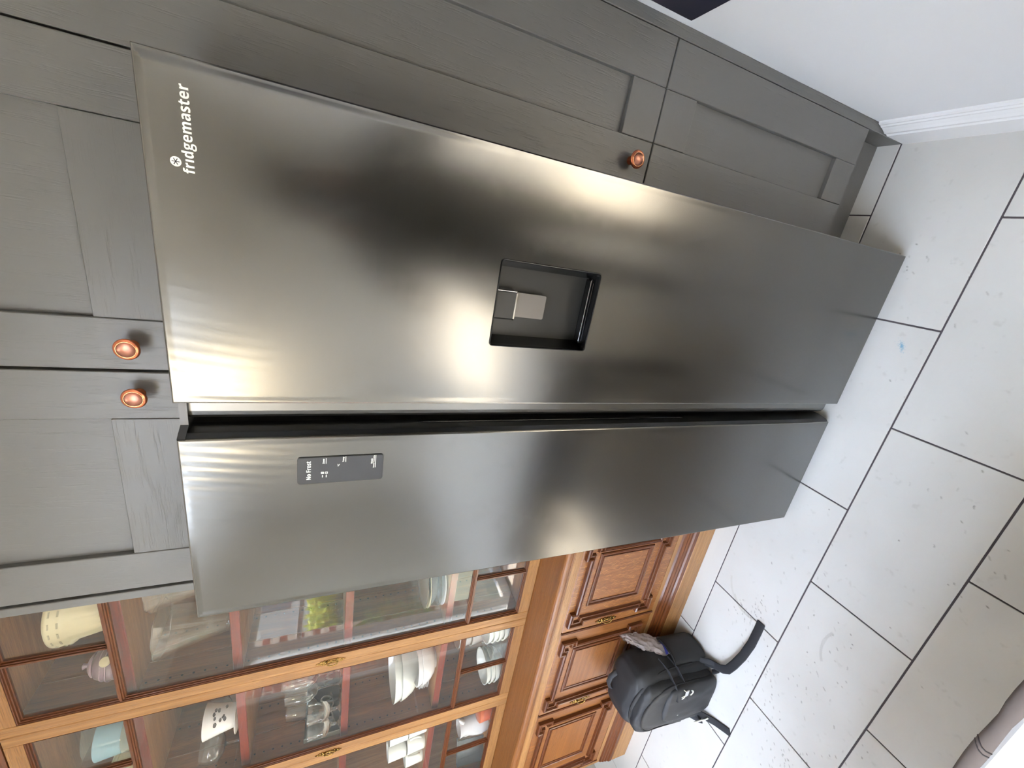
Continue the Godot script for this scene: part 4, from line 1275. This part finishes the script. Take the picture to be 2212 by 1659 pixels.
	b = MB.new(); b.tube([Vector3(-0.034, 0.122, 0.0), Vector3(-0.062, 0.125, 0.0), Vector3(-0.080, 0.100, 0.0), Vector3(-0.078, 0.065, 0.0), Vector3(-0.050, 0.040, 0.0)], 0.0055, 10)
	part("handle", b, M.china_white, t)
	b = MB.new(); b.tube([Vector3(0.036, 0.128, 0.0), Vector3(0.052, 0.142, 0.0), Vector3(0.060, 0.148, 0.0)], [0.014, 0.009, 0.004], 10)
	part("spout", b, M.china_white, t)
	t = thing("tin", "orange brown tin on the floor of the hutch beside the white jug", "tin", Vector3(-1.795, y0, -0.432))
	lathe_part("body", [Vector2(0, 0), Vector2(0.046, 0), Vector2(0.048, 0.002), Vector2(0.048, 0.072), Vector2(0, 0.072)], mat(Color(0.66, 0.27, 0.12), 0.3), t)
	lathe_part("lid", [Vector2(0.0495, 0.066), Vector2(0.0495, 0.080), Vector2(0.044, 0.084), Vector2(0, 0.084)], mat(Color(0.72, 0.34, 0.16), 0.28), t)
	t = thing("book", "grey covered book leaning at the bottom edge of the photo, in the hutch", "book", Vector3(-2.125, y0, -0.440))
	t.rotation = Vector3(-0.08, 0.35, 0)
	b = MB.new(); b.box(Vector3(-0.065, 0.0, -0.001), Vector3(0.065, 0.135, 0.001)); b.box(Vector3(-0.065, 0.0, -0.021), Vector3(0.065, 0.135, -0.019)); b.box(Vector3(-0.067, 0.0, -0.021), Vector3(-0.064, 0.135, 0.001))
	part("cover", b, mat(Color(0.27, 0.285, 0.28), 0.35), t)
	b = MB.new(); b.box(Vector3(-0.063, 0.003, -0.0188), Vector3(0.0635, 0.132, -0.0012))
	part("pages", b, mat(Color(0.82, 0.80, 0.74), 0.8), t)

# ---------------------------------------------------------------- rucksack
func sack(mb: MB, c: Vector3, a: float, d: float, prof: Array, p: float, n: FastNoiseLite, amp: float, lean := 0.0):
	var rows := []
	for i in 72:
		var t = TAU * i / 72.0
		var cx = signf(cos(t)) * pow(absf(cos(t)), 2.0 / p); var cz = signf(sin(t)) * pow(absf(sin(t)), 2.0 / p)
		var row := []
		for v in prof:
			var q = Vector3(cx * a * v.x, v.y, cz * d * v.x - lean * v.y)
			var w = n.get_noise_3d(q.x * 400 + c.x * 300, q.y * 260, q.z * 400) * amp
			var o = Vector3(cx, 0, cz).normalized() if v.x > 0.2 else Vector3.UP
			row.append(c + q + o * w * minf(1.0, v.x * 2.0) * (0.0 if v.y < 0.004 else 1.0))
		rows.append(row)
	mb.grid(rows, Vector3.UP, true, c + Vector3(0, 0.2, -lean * 0.2))

func fine(prof: Array, k: int) -> Array:
	var r := []
	for i in prof.size() - 1:
		for j in k: r.append(prof[i].lerp(prof[i + 1], float(j) / k))
	r.append(prof[-1])
	return r

func build_bag():
	var cloth := mat(Color(0.105, 0.11, 0.122), 0.62)
	var ny = noise(61, 1.2, 1)
	var ci := Image.create(128, 128, true, Image.FORMAT_RGB8)
	for y in 128:
		for x in 128:
			var v = 0.86 + 0.14 * (0.5 + 0.5 * sin(x * PI / 2.0)) * (0.5 + 0.5 * sin(y * PI / 2.0)) + 0.05 * ny.get_noise_2d(x, y)
			ci.set_pixel(x, y, Color(v, v, v))
	ci.generate_mipmaps()
	cloth.albedo_texture = tex(ci)
	tri_planar(cloth, Vector3(9, 9, 9))
	var dark := mat(Color(0.065, 0.066, 0.07), 0.8)
	var web := mat(Color(0.115, 0.12, 0.135), 0.7)
	var n = noise(63, 0.018, 3)
	var t = thing("rucksack", "black rucksack with loose straps standing on the tiles in front of the oak dresser", "rucksack", Vector3(-1.398, 0, -0.09))
	var b := MB.new()
	sack(b, Vector3(0, 0.0, -0.015), 0.149, 0.086, fine([Vector2(0, 0.0), Vector2(0.84, 0.0), Vector2(0.96, 0.012), Vector2(1.0, 0.06), Vector2(1.01, 0.16), Vector2(1.0, 0.26), Vector2(0.985, 0.31), Vector2(0.93, 0.345), Vector2(0.80, 0.368), Vector2(0.5, 0.381), Vector2(0, 0.385)], 4), 5.0, n, 0.010, 0.06)
	part("body", b, cloth, t)
	# outer pocket, rounded at the top
	b = MB.new()
	sack(b, Vector3(-0.012, 0.004, 0.062), 0.136, 0.046, fine([Vector2(0, 0.0), Vector2(0.86, 0.0), Vector2(0.98, 0.015), Vector2(1.0, 0.08), Vector2(1.0, 0.22), Vector2(0.98, 0.285), Vector2(0.90, 0.325), Vector2(0.65, 0.348), Vector2(0, 0.354)], 4), 4.4, n, 0.012, 0.08)
	part("front_pocket", b, cloth, t)
	b = MB.new()
	sack(b, Vector3(0.018, 0.006, 0.092), 0.104, 0.026, fine([Vector2(0, 0.0), Vector2(0.9, 0.0), Vector2(1.0, 0.02), Vector2(1.02, 0.10), Vector2(0.98, 0.19), Vector2(0.8, 0.228), Vector2(0.4, 0.24), Vector2(0, 0.242)], 4), 3.0, n, 0.008, 0.05)
	part("small_pocket", b, cloth, t)
	# zips follow the rounded edges of the two compartments
	for q in [[0.0, -0.015, 0.150, 0.088, 5.0, 0.375, 0.06, 0.82], [-0.012, 0.062, 0.137, 0.048, 4.4, 0.342, 0.08, 0.88]]:
		b = MB.new()
		var path := []
		for i in 45:
			var a = PI * i / 44.0
			var fx = cos(a) * 0.97; var y = 0.09 + (q[5] - 0.09) * pow(sin(a), 0.35)
			path.append(Vector3(q[0] + fx * q[2], y, q[1] + q[3] * q[7] * pow(1.0 - pow(absf(fx), q[4]), 1.0 / q[4]) - q[6] * y + 0.002))
		b.tube(path, 0.0034, 8)
		part("zip", b, dark, t)
	# mesh pocket on the side
	b = MB.new()
	sack(b, Vector3(0.137, 0.010, -0.030), 0.038, 0.066, fine([Vector2(0, 0.0), Vector2(0.9, 0.0), Vector2(1.0, 0.015), Vector2(1.0, 0.09), Vector2(0.96, 0.165), Vector2(0.90, 0.170), Vector2(0.86, 0.16), Vector2(0.84, 0.05), Vector2(0.0, 0.045)], 3), 3.0, n, 0.006, 0.06)
	part("side_pocket", b, cloth, t)
	b = MB.new()
	var rim := []
	for i in 41:
		var a = TAU * i / 40.0
		rim.append(Vector3(0.137 + signf(cos(a)) * pow(absf(cos(a)), 0.67) * 0.036, 0.178, -0.040 + signf(sin(a)) * pow(absf(sin(a)), 0.67) * 0.062))
	b.tube(rim, 0.0045, 8, false)
	part("pocket_hem", b, dark, t)
	# grab handle at the top
	b = MB.new()
	b.tube([Vector3(-0.055, 0.362, -0.068), Vector3(-0.045, 0.388, -0.078), Vector3(-0.015, 0.402, -0.082), Vector3(0.02, 0.400, -0.082), Vector3(0.045, 0.384, -0.078), Vector3(0.055, 0.358, -0.068)], 0.011, 10, true, 0.35)
	part("grab_handle", b, web, t)
	# compression straps across the pocket
	for y in [0.165, 0.215]:
		b = MB.new()
		b.tube([Vector3(0.150, y + 0.02, -0.02), Vector3(0.146, y + 0.01, 0.035), Vector3(0.110, y, 0.098 - 0.07 * y), Vector3(0.06, y - 0.004, 0.118 - 0.07 * y)], 0.008, 8, true, 0.2)
		part("side_strap", b, web, t)
	# loose webbing lying on the floor
	b = MB.new()
	b.tube([Vector3(0.150, 0.032, 0.045), Vector3(0.166, 0.016, 0.075), Vector3(0.190, 0.020, 0.110), Vector3(0.225, 0.030, 0.135), Vector3(0.275, 0.036, 0.150), Vector3(0.335, 0.028, 0.160), Vector3(0.400, 0.014, 0.162), Vector3(0.460, 0.005, 0.158), Vector3(0.500, 0.004, 0.156)], 0.0165, 10, true, 0.11)
	part("loose_strap", b, web, t)
	b = MB.new()
	b.tube([Vector3(-0.110, 0.030, 0.085), Vector3(-0.090, 0.014, 0.120), Vector3(-0.066, 0.006, 0.160), Vector3(-0.042, 0.0035, 0.205), Vector3(-0.030, 0.0035, 0.228)], 0.0155, 10, true, 0.12)
	part("loose_strap", b, web, t)
	b = MB.new()
	b.tube([Vector3(-0.150, 0.040, 0.040), Vector3(-0.152, 0.020, 0.080), Vector3(-0.140, 0.010, 0.105), Vector3(-0.122, 0.012, 0.118), Vector3(-0.105, 0.026, 0.112)], 0.013, 10, true, 0.3)
	part("strap_loop", b, web, t)
	b = MB.new()
	b.tube([Vector3(0.148, 0.045, 0.030), Vector3(0.166, 0.022, 0.060), Vector3(0.172, 0.012, 0.082), Vector3(0.158, 0.012, 0.096), Vector3(0.140, 0.024, 0.086)], 0.012, 10, true, 0.35)
	part("strap_loop", b, web, t)
	# pale tabs and white cord rings on the zip pulls
	var pale := mat(Color(0.66, 0.665, 0.66), 0.6); var cord := mat(Color(0.86, 0.86, 0.80), 0.6)
	for q in [[0.098, 0.172, 0.1060, 0.1], [-0.048, 0.190, 0.1040, 0.5]]:
		b = MB.new()
		b.xf = Transform3D(Basis(Vector3(0, 0, 1), q[3]), Vector3(q[0], q[1], q[2]))
		b.box(Vector3(-0.017, -0.008, -0.002), Vector3(0.017, 0.009, 0.002), 0.0012)
		part("pull_tab", b, pale, t)
		b = MB.new()
		b.xf = Transform3D(Basis(Vector3(0, 0, 1), q[3]), Vector3(q[0], q[1], q[2]))
		var ring := []
		for i in 17:
			var a = -0.35 - (PI - 0.7) * i / 16.0
			ring.append(Vector3(cos(a) * 0.014, -0.012 + sin(a) * 0.017, 0.004))
		b.tube(ring, 0.0022, 8)
		part("pull_ring", b, cord, t)
	b = MB.new()
	for q in [[0.112, 0.182, 0.130, 0.202], [0.092, 0.182, 0.082, 0.196], [0.082, 0.180, 0.070, 0.190]]:
		b.tube([Vector3(q[0], q[1], 0.1085), Vector3(q[2], q[3], 0.106)], 0.0016, 6)
	var fr = part("frayed_thread", b, cord, t); fr.set_meta("kind", "stuff")
	b = MB.new()
	b.tube([Vector3(-0.118, 0.055, 0.118), Vector3(-0.100, 0.032, 0.128), Vector3(-0.090, 0.018, 0.135), Vector3(-0.075, 0.012, 0.140)], 0.003, 6)
	b.tube([Vector3(-0.102, 0.022, 0.132), Vector3(-0.088, 0.020, 0.136), Vector3(-0.070, 0.022, 0.142)], 0.0026, 6)
	part("knotted_cord", b, cord, t)
	# crumpled clear wrapper pushed into the side pocket
	t = thing("plastic_wrapper", "crumpled clear plastic wrapper with a blue band sticking out of the rucksack's side pocket", "wrapper", Vector3(-1.255, 0.14, -0.135))
	var wn = noise(67, 0.9, 3)
	for s in 2:
		var rows := []
		for i in 26:
			var row := []
			for j in 16:
				var u = i / 25.0; var v = j / 15.0 - 0.5
				var wid = 0.078 * (0.75 + 0.35 * sin(u * 2.6 + 0.4)) * (1.0 + 0.12 * wn.get_noise_1d(u * 5.0 + s * 9))
				var x = 0.010 + 0.012 * wn.get_noise_2d(u * 6.0 + s * 3.0, v * 5.0) + (0.010 if s == 0 else -0.004) * cos(v * PI)
				row.append(Vector3(x + 0.012 * u, u * 0.205 + 0.02 * v * sin(u * 5.0) + 0.008 * wn.get_noise_1d(v * 7.0 + 20.0), -0.095 * u + v * wid + 0.01 * wn.get_noise_2d(u * 4.0, 3.0)))
			rows.append(row)
		b = MB.new(); b.grid(rows, Vector3.RIGHT)
		part("film", b, pane(Color(0.80, 0.77, 0.77, 0.5), 0.16), t)
	b = MB.new()
	var band := []
	for i in 4:
		var row := []
		for j in 10:
			var v = j / 9.0 - 0.5
			row.append(Vector3(0.030 - 0.012 * v * v * 4.0, 0.034 + i * 0.005 + v * 0.01, v * 0.062 - 0.008))
		band.append(row)
	b.grid(band, Vector3.RIGHT)
	part("blue_band", b, mat(Color(0.16, 0.18, 0.48), 0.35), t)
	b = MB.new()
	band = []
	for i in 4:
		var row := []
		for j in 10:
			var v = j / 9.0 - 0.5
			row.append(Vector3(0.0305 - 0.012 * v * v * 4.0, 0.016 + i * 0.006 + v * 0.01, v * 0.060 - 0.006))
		band.append(row)
	b.grid(band, Vector3.RIGHT)
	part("pale_band", b, mat(Color(0.78, 0.74, 0.66), 0.4), t)

# ---------------------------------------------------------------- the rest of the room, mostly seen as reflections
func build_rest():
	# picture on the right hand wall
	var t = thing("canvas_picture", "dark navy canvas picture hung on the white wall, only its corner in view", "picture", Vector3(0.779, 1.327, 0.312))
	var ci := Image.create(128, 160, true, Image.FORMAT_RGB8)
	var n = noise(83, 0.02, 4)
	for y in 160:
		for x in 128:
			var g = n.get_noise_2d(x, y)
			var c = Color(0.085, 0.09, 0.15).lerp(Color(0.13, 0.12, 0.18), 0.5 + g)
			var blob = clampf(1.0 - Vector2(x - 12, (y - 138) * 1.0).length() / (11.0 + 10.0 * g), 0, 1)
			ci.set_pixel(x, y, c.lerp(Color(0.56, 0.40, 0.36), blob * 0.8))
	ci.generate_mipmaps()
	var cm := mat(Color.WHITE, 0.5); cm.albedo_texture = tex(ci)
	cm.uv1_scale = Vector3(1.0 / 0.82, -1.0 / 0.86, 1); cm.uv1_offset = Vector3(0.5, 0.5, 0)
	var b := MB.new(); b.box(Vector3(-0.010, -0.428, -0.412), Vector3(0.0105, 0.428, 0.412), 0.002)
	part("canvas", b, cm, t)
	# table whose padded edge shows in the bottom corner
	t = thing("dining_table", "white topped table with a grey brown padded cloth edge, bottom right corner", "table", Vector3(-0.86, 0, 1.15))
	b = MB.new(); b.box(Vector3(-0.85, 0.722, -0.482), Vector3(0.80, 0.752, 1.25), 0.006)
	part("table_top", b, mat(Color(0.90, 0.895, 0.88), 0.4), t)
	b = MB.new()
	var path := []; var rad := []
	for i in 84:
		var x = -0.85 + 1.66 * i / 83.0
		path.append(Vector3(x, 0.738, -0.4835))
		rad.append(0.0132 - 0.0014 * pow(absf(sin(x * 29.0)), 24.0) + 0.0006 * sin(x * 61.0))
	b.tube(path, rad, 16, true, 0.9)
	part("cloth_edge", b, mat(Color(0.42, 0.375, 0.345), 0.9), t)
	for i in 14:
		var x = -0.80 + i * 0.112
		for d in [0.0, 0.007]:
			var ring := []
			b = MB.new()
			for k in 21: ring.append(Vector3(x + d + 0.003 * sin(k * 0.9), 0.738 + sin(TAU * k / 20) * 0.0118, -0.4835 + cos(TAU * k / 20) * 0.0130))
			b.tube(ring, 0.0012, 6, false)
			part("stitching", b, mat(Color(0.27, 0.24, 0.23), 0.9), t)
	for c in [[-0.78, -0.42], [0.73, -0.42], [-0.78, 1.19], [0.73, 1.19]]:
		b = MB.new(); b.box(Vector3(c[0] - 0.032, 0.0, c[1] - 0.032), Vector3(c[0] + 0.032, 0.722, c[1] + 0.032), 0.004)
		part("leg", b, mat(Color(0.17, 0.13, 0.105), 0.5), t)
	b = MB.new()
	b.box(Vector3(-0.74, 0.63, -0.43), Vector3(0.69, 0.722, -0.41), 0.002); b.box(Vector3(-0.74, 0.63, 1.18), Vector3(0.69, 0.722, 1.20), 0.002)
	b.box(Vector3(-0.79, 0.63, -0.38), Vector3(-0.77, 0.722, 1.15), 0.002); b.box(Vector3(0.72, 0.63, -0.38), Vector3(0.74, 0.722, 1.15), 0.002)
	part("apron", b, mat(Color(0.19, 0.145, 0.115), 0.5), t)
	# dark bench pushed in under the table
	t = thing("bench", "dark bench under the white table, a dim shape mirrored in the left fridge door", "bench", Vector3(-0.86, 0, 0.98))
	var hide := mat(Color(0.115, 0.10, 0.095), 0.6)
	b = MB.new(); b.box(Vector3(-0.66, 0.38, -0.20), Vector3(0.66, 0.455, 0.20), 0.02)
	part("seat", b, hide, t)
	for c in [[-0.6, -0.16], [0.6, -0.16], [-0.6, 0.16], [0.6, 0.16]]:
		b = MB.new(); b.tube([Vector3(c[0], 0.38, c[1]), Vector3(c[0] * 1.02, 0.0, c[1] * 1.04)], [0.024, 0.017], 10)
		part("leg", b, mat(Color(0.12, 0.09, 0.07), 0.5), t)
	# ceiling lamp with three frosted globes, mirrored as streaks at the top of the fridge doors
	t = thing("ceiling_lamp", "ceiling lamp with three frosted globes, mirrored as streaks at the top of the fridge doors", "lamp", Vector3(-1.15, YC, 2.62))
	b = MB.new(); b.box(Vector3(-0.30, -0.022, -0.03), Vector3(0.30, 0.0, 0.03), 0.006)
	part("ceiling_plate", b, M.chrome, t)
	var glow := mat(Color(0.95, 0.93, 0.88), 0.4)
	glow.emission_enabled = true; glow.emission = Color(1.0, 0.93, 0.80); glow.emission_energy_multiplier = 14.0
	for i in 3:
		var x = -0.24 + 0.24 * i
		b = MB.new(); b.tube([Vector3(x, -0.02, 0), Vector3(x, -0.06, 0)], 0.012, 12)
		part("stem", b, M.chrome, t)
		b = MB.new(); b.xf = Transform3D(Basis.IDENTITY, Vector3(x, -0.105, 0))
		var prof := []
		for k in 15: prof.append(Vector2(sin(PI * (1.0 - k / 14.0)) * 0.05, -cos(PI * k / 14.0) * 0.05))
		b.lathe(prof, 24)
		part("globe", b, glow, t)
		var om := OmniLight3D.new(); om.name = "lamp_light"; om.light_color = Color(1.0, 0.93, 0.80); om.light_energy = 0.35
		om.light_size = 0.05; om.omni_range = 8.0; om.omni_attenuation = 2.0; om.shadow_enabled = true
		t.add_child(om, true); om.position = Vector3(x, -0.165, 0)
	build_person()
	build_garden()

# ---------------------------------------------------------------- the photographer, seen only as a dark reflection in the doors
func nets(bones: Array, lo: Vector3, hi: Vector3, cell: float, k: float) -> ArrayMesh:
	var nx = int((hi.x - lo.x) / cell) + 2; var ny = int((hi.y - lo.y) / cell) + 2; var nz = int((hi.z - lo.z) / cell) + 2
	var f := PackedFloat32Array(); f.resize(nx * ny * nz); f.fill(9.0)
	for bn in bones:
		var a: Vector3 = bn[0]; var b: Vector3 = bn[1]; var ra: float = bn[2]; var rb: float = bn[3]
		var m = maxf(ra, rb) + cell * 3.0 + k
		var p0 = (a.min(b) - Vector3.ONE * m - lo) / cell; var p1 = (a.max(b) + Vector3.ONE * m - lo) / cell
		var ab = b - a; var l2 = maxf(ab.length_squared(), 1e-9)
		for i in range(maxi(0, int(p0.x)), mini(nx, int(p1.x) + 1)):
			for j in range(maxi(0, int(p0.y)), mini(ny, int(p1.y) + 1)):
				for q in range(maxi(0, int(p0.z)), mini(nz, int(p1.z) + 1)):
					var p = lo + Vector3(i, j, q) * cell
					var t = clampf((p - a).dot(ab) / l2, 0.0, 1.0)
					var d = (p - a - ab * t).length() - lerpf(ra, rb, t)
					var at = (i * ny + j) * nz + q
					var e = f[at]
					var h = clampf(0.5 + 0.5 * (e - d) / k, 0.0, 1.0)
					f[at] = lerpf(e, d, h) - k * h * (1.0 - h)
	var ids := {}; var pts := []
	for i in nx - 1:
		for j in ny - 1:
			for q in nz - 1:
				var s = Vector3.ZERO; var c = 0
				var v := []
				for o in 8: v.append(f[((i + (o & 1)) * ny + j + ((o >> 1) & 1)) * nz + q + (o >> 2)])
				for e in [[0, 1], [2, 3], [4, 5], [6, 7], [0, 2], [1, 3], [4, 6], [5, 7], [0, 4], [1, 5], [2, 6], [3, 7]]:
					if (v[e[0]] < 0.0) != (v[e[1]] < 0.0):
						var t = v[e[0]] / (v[e[0]] - v[e[1]])
						var a = Vector3(e[0] & 1, (e[0] >> 1) & 1, e[0] >> 2); var b = Vector3(e[1] & 1, (e[1] >> 1) & 1, e[1] >> 2)
						s += a.lerp(b, t); c += 1
				if c > 0:
					ids[(i * ny + j) * nz + q] = pts.size()
					pts.append(lo + (Vector3(i, j, q) + s / c) * cell)
	var st := SurfaceTool.new(); st.begin(Mesh.PRIMITIVE_TRIANGLES); st.set_smooth_group(0)
	for p in pts:
		var col = Color(0.012, 0.012, 0.014)
		if p.y < 0.98: col = Color(0.016, 0.018, 0.026)
		if p.y < 0.09: col = Color(0.02, 0.018, 0.016)
		if p.y > 1.50 and p.z > 0.85 or p.z < 0.80 and p.y > 1.46: col = Color(0.42, 0.25, 0.18)
		st.set_color(col); st.add_vertex(p)
	for i in range(1, nx - 1):
		for j in range(1, ny - 1):
			for q in range(1, nz - 1):
				var at = (i * ny + j) * nz + q
				for ax in 3:
					var step = [ny * nz, nz, 1][ax]
					if (f[at] < 0.0) == (f[at + step] < 0.0): continue
					var s1 = [nz, 1, ny * nz][ax]; var s2 = [1, ny * nz, nz][ax]
					var w = [at, at - s1, at - s1 - s2, at - s2]
					var ok = true
					for x in w: ok = ok and ids.has(x)
					if not ok: continue
					if f[at] < 0.0: w.reverse()
					for x in [0, 1, 2, 0, 2, 3]: st.add_index(ids[w[x]])
	st.generate_normals()
	return st.commit()

func build_person():
	var t = thing("person", "person in dark clothes holding up a phone, mirrored dimly in the fridge door", "person", Vector3(0.34, 0, 1.00))
	var o = Vector3(0.34, 0, 1.00)
	var bn := []
	for v in [[-0.05, 0.95, 0, 0.05, 1.12, 0.0, 0.150, 0.145], [0.05, 0.95, 0, -0.05, 1.12, 0.0, 0.150, 0.145], [-0.05, 1.12, 0, -0.07, 1.34, 0, 0.140, 0.140], [0.05, 1.12, 0, 0.07, 1.34, 0, 0.140, 0.140], [-0.14, 1.38, 0, 0.14, 1.38, 0, 0.095, 0.095], [0, 1.40, 0.0, 0, 1.52, -0.02, 0.055, 0.052], [0, 1.60, -0.02, 0, 1.66, -0.015, 0.082, 0.090], [0, 1.555, -0.05, 0, 1.60, -0.045, 0.052, 0.060], [0, 1.605, -0.115, 0, 1.625, -0.105, 0.010, 0.008],
			[-0.09, 0.93, 0, -0.10, 0.52, 0.0, 0.092, 0.058], [-0.10, 0.52, 0, -0.105, 0.10, 0.03, 0.056, 0.038], [-0.105, 0.05, 0.03, -0.115, 0.035, -0.13, 0.042, 0.034], [0.09, 0.93, 0, 0.10, 0.52, 0.0, 0.092, 0.058], [0.10, 0.52, 0, 0.105, 0.10, 0.03, 0.056, 0.038], [0.105, 0.05, 0.03, 0.115, 0.035, -0.13, 0.042, 0.034],
			[-0.20, 1.38, 0, -0.32, 1.19, -0.09, 0.068, 0.058], [-0.32, 1.19, -0.09, -0.11, 1.44, -0.20, 0.056, 0.034], [0.20, 1.38, 0, 0.30, 1.19, -0.09, 0.068, 0.058], [0.30, 1.19, -0.09, 0.085, 1.44, -0.20, 0.056, 0.034],
			[-0.11, 1.44, -0.20, -0.10, 1.50, -0.225, 0.028, 0.030], [0.085, 1.44, -0.20, 0.07, 1.50, -0.225, 0.028, 0.030]]:
		bn.append([o + Vector3(v[0], v[1], v[2]), o + Vector3(v[3], v[4], v[5]), v[6], v[7]])
	for s in [-1.0, 1.0]:
		var hx = -0.100 if s < 0 else 0.07
		for i in 4:
			var y = 1.480 + i * 0.020
			bn.append([o + Vector3(hx, y, -0.225), o + Vector3(hx + s * 0.012, y + 0.01, -0.258), 0.0095, 0.0085])
			bn.append([o + Vector3(hx + s * 0.012, y + 0.01, -0.258), o + Vector3(hx - s * 0.020, y + 0.016, -0.254), 0.0085, 0.0075])
		bn.append([o + Vector3(hx, 1.478, -0.21), o + Vector3(hx - s * 0.035, 1.500, -0.218), 0.011, 0.009])
	var m = nets(bn, o + Vector3(-0.42, -0.01, -0.32), o + Vector3(0.41, 1.80, 0.22), 0.017, 0.022)
	var pm := mat(Color.WHITE, 0.8); pm.vertex_color_use_as_albedo = true
	var body = part("body", m, pm, t, -o)
	var b := MB.new()
	b.xf = Transform3D(Basis(Vector3(1, 0, 0), 0.25), Vector3(0, 1.665, -0.005))
	b.lathe([Vector2(0.094, -0.05), Vector2(0.099, -0.01), Vector2(0.094, 0.035), Vector2(0.070, 0.075), Vector2(0.035, 0.094), Vector2(0, 0.099)], 24)
	part("hair", b, mat(Color(0.09, 0.065, 0.05), 0.7), t)
	t = thing("phone", "black phone held up in front of the fridge, the taker of this picture", "phone", Vector3(0.3185, 1.5385, 0.7365))
	t.basis = Basis(Vector3(0.16541418, -0.91519362, 0.36750346), Vector3(0.92992392, 0.02063543, -0.36717254), Vector3(0.32845037, 0.40248581, 0.85447383))
	b = MB.new(); b.prism(round_rect(-0.075, 0.075, -0.036, 0.036, 0.009), 0.0, 0.008, 0.001)
	part("case", b, M.black_gloss, t)

# ---------------------------------------------------------------- garden outside the doors, seen in the hutch's glass
func build_garden():
	var b := MB.new()
	b.box(Vector3(-11.0, -0.35, -6.0), Vector3(XL - 0.151, -0.06, 9.0))
	struct_part("ground_garden", b, mat(Color(0.42, 0.43, 0.36), 0.95))
	var t = thing("garden_fence", "grey brown board fence across the garden, mirrored in the glass of the hutch", "fence", Vector3(-7.0, -0.06, 0))
	for i in 34:
		b = MB.new(); b.box(Vector3(-0.012, 0.05, -0.6 + i * 0.30), Vector3(0.012 + 0.012 * (i % 2), 1.86, -0.6 + i * 0.30 + 0.285), 0.003)
		part("board", b, mat(Color(0.36 + 0.02 * (i % 3), 0.33, 0.30), 0.9), t)
	t = thing("neighbour_house", "pale grey house beyond the garden fence, mirrored in the hutch glass", "house", Vector3(-10.4, -0.06, 5.0))
	b = MB.new(); b.box(Vector3(-0.4, 0, -7.0), Vector3(0.4, 4.4, 5.5)); part("wall", b, mat(Color(0.56, 0.55, 0.52), 0.9), t)
	for i in 5:
		b = MB.new(); b.box(Vector3(0.38, 2.5, -5.4 + i * 2.1), Vector3(0.43, 3.6, -4.3 + i * 2.1), 0.01); part("window", b, mat(Color(0.20, 0.23, 0.26), 0.15), t)
	var cols = [["golden_hedge", "bright yellow green hedge in front of the garden fence, mirrored in the hutch glass", "hedge", Color(0.60, 0.62, 0.10), Vector3(-6.3, 1.60, 4.4), Vector3(0.35, 0.22, 2.2), 1500],
		["shrub_border", "dark green shrubs below the golden hedge, mirrored in the hutch glass", "shrubs", Color(0.13, 0.21, 0.06), Vector3(-5.6, 0.80, 4.0), Vector3(0.6, 0.62, 2.3), 2600],
		["potted_plant", "leafy green plant by the brick pier, mirrored beside the door frame", "plant", Color(0.28, 0.38, 0.10), Vector3(-3.55, 0.85, 1.62), Vector3(0.2, 0.4, 0.2), 420]]
	var leaf := MB.new()
	leaf.grid([[Vector3(-0.022, 0, 0), Vector3(-0.012, 0.004, 0.03), Vector3(0, 0, 0.06)], [Vector3(0, 0.008, -0.004), Vector3(0, 0.012, 0.03), Vector3(0, 0.002, 0.066)], [Vector3(0.022, 0, 0), Vector3(0.012, 0.004, 0.03), Vector3(0, 0, 0.06)]], Vector3.UP)
	var lm = leaf.mesh()
	rng.seed = 19
	for c in cols:
		var mm := MultiMesh.new(); mm.transform_format = MultiMesh.TRANSFORM_3D; mm.mesh = lm; mm.instance_count = c[6]
		for i in c[6]:
			var v = Vector3(rng.randfn(), rng.randfn(), rng.randfn()).normalized() * pow(rng.randf(), 0.35)
			var bs = Basis.from_euler(Vector3(rng.randf() * TAU, rng.randf() * TAU, rng.randf() * TAU)) * rng.randf_range(1.2, 2.4)
			mm.set_instance_transform(i, Transform3D(bs, v * c[5]))
		var o := MultiMeshInstance3D.new(); o.multimesh = mm; o.name = numbered(c[0]); o.position = c[4]
		var m := mat(c[3], 0.6); m.backlight_enabled = true; m.backlight = c[3] * 0.5
		o.material_override = m
		add_child(o, true); tag(o, c[1], c[2]); o.set_meta("kind", "stuff")
	t = thing("brick_pier", "red brick pier beside the garden doors, mirrored at the edge of the hutch glass", "pier", Vector3(-3.9, -0.06, 1.56))
	b = MB.new(); b.box(Vector3(-0.10, 0, -0.46), Vector3(0.10, 2.36, 0.42)); part("mortar", b, mat(Color(0.66, 0.60, 0.54), 0.95), t)
	for r in 31:
		for k in 4:
			var z0 = -0.46 + k * 0.225 - (0.11 if r % 2 == 1 else 0.0)
			var za = maxf(z0, -0.465); var zb2 = minf(z0 + 0.213, 0.425)
			if zb2 - za < 0.03: continue
			b = MB.new(); b.box(Vector3(-0.108, r * 0.075 + 0.004, za), Vector3(0.108, r * 0.075 + 0.068, zb2), 0.004)
			part("brick", b, [mat(Color(0.47, 0.21, 0.15), 0.9), mat(Color(0.53, 0.26, 0.18), 0.9), mat(Color(0.42, 0.19, 0.15), 0.9)][(r * 3 + k * 5) % 3], t)
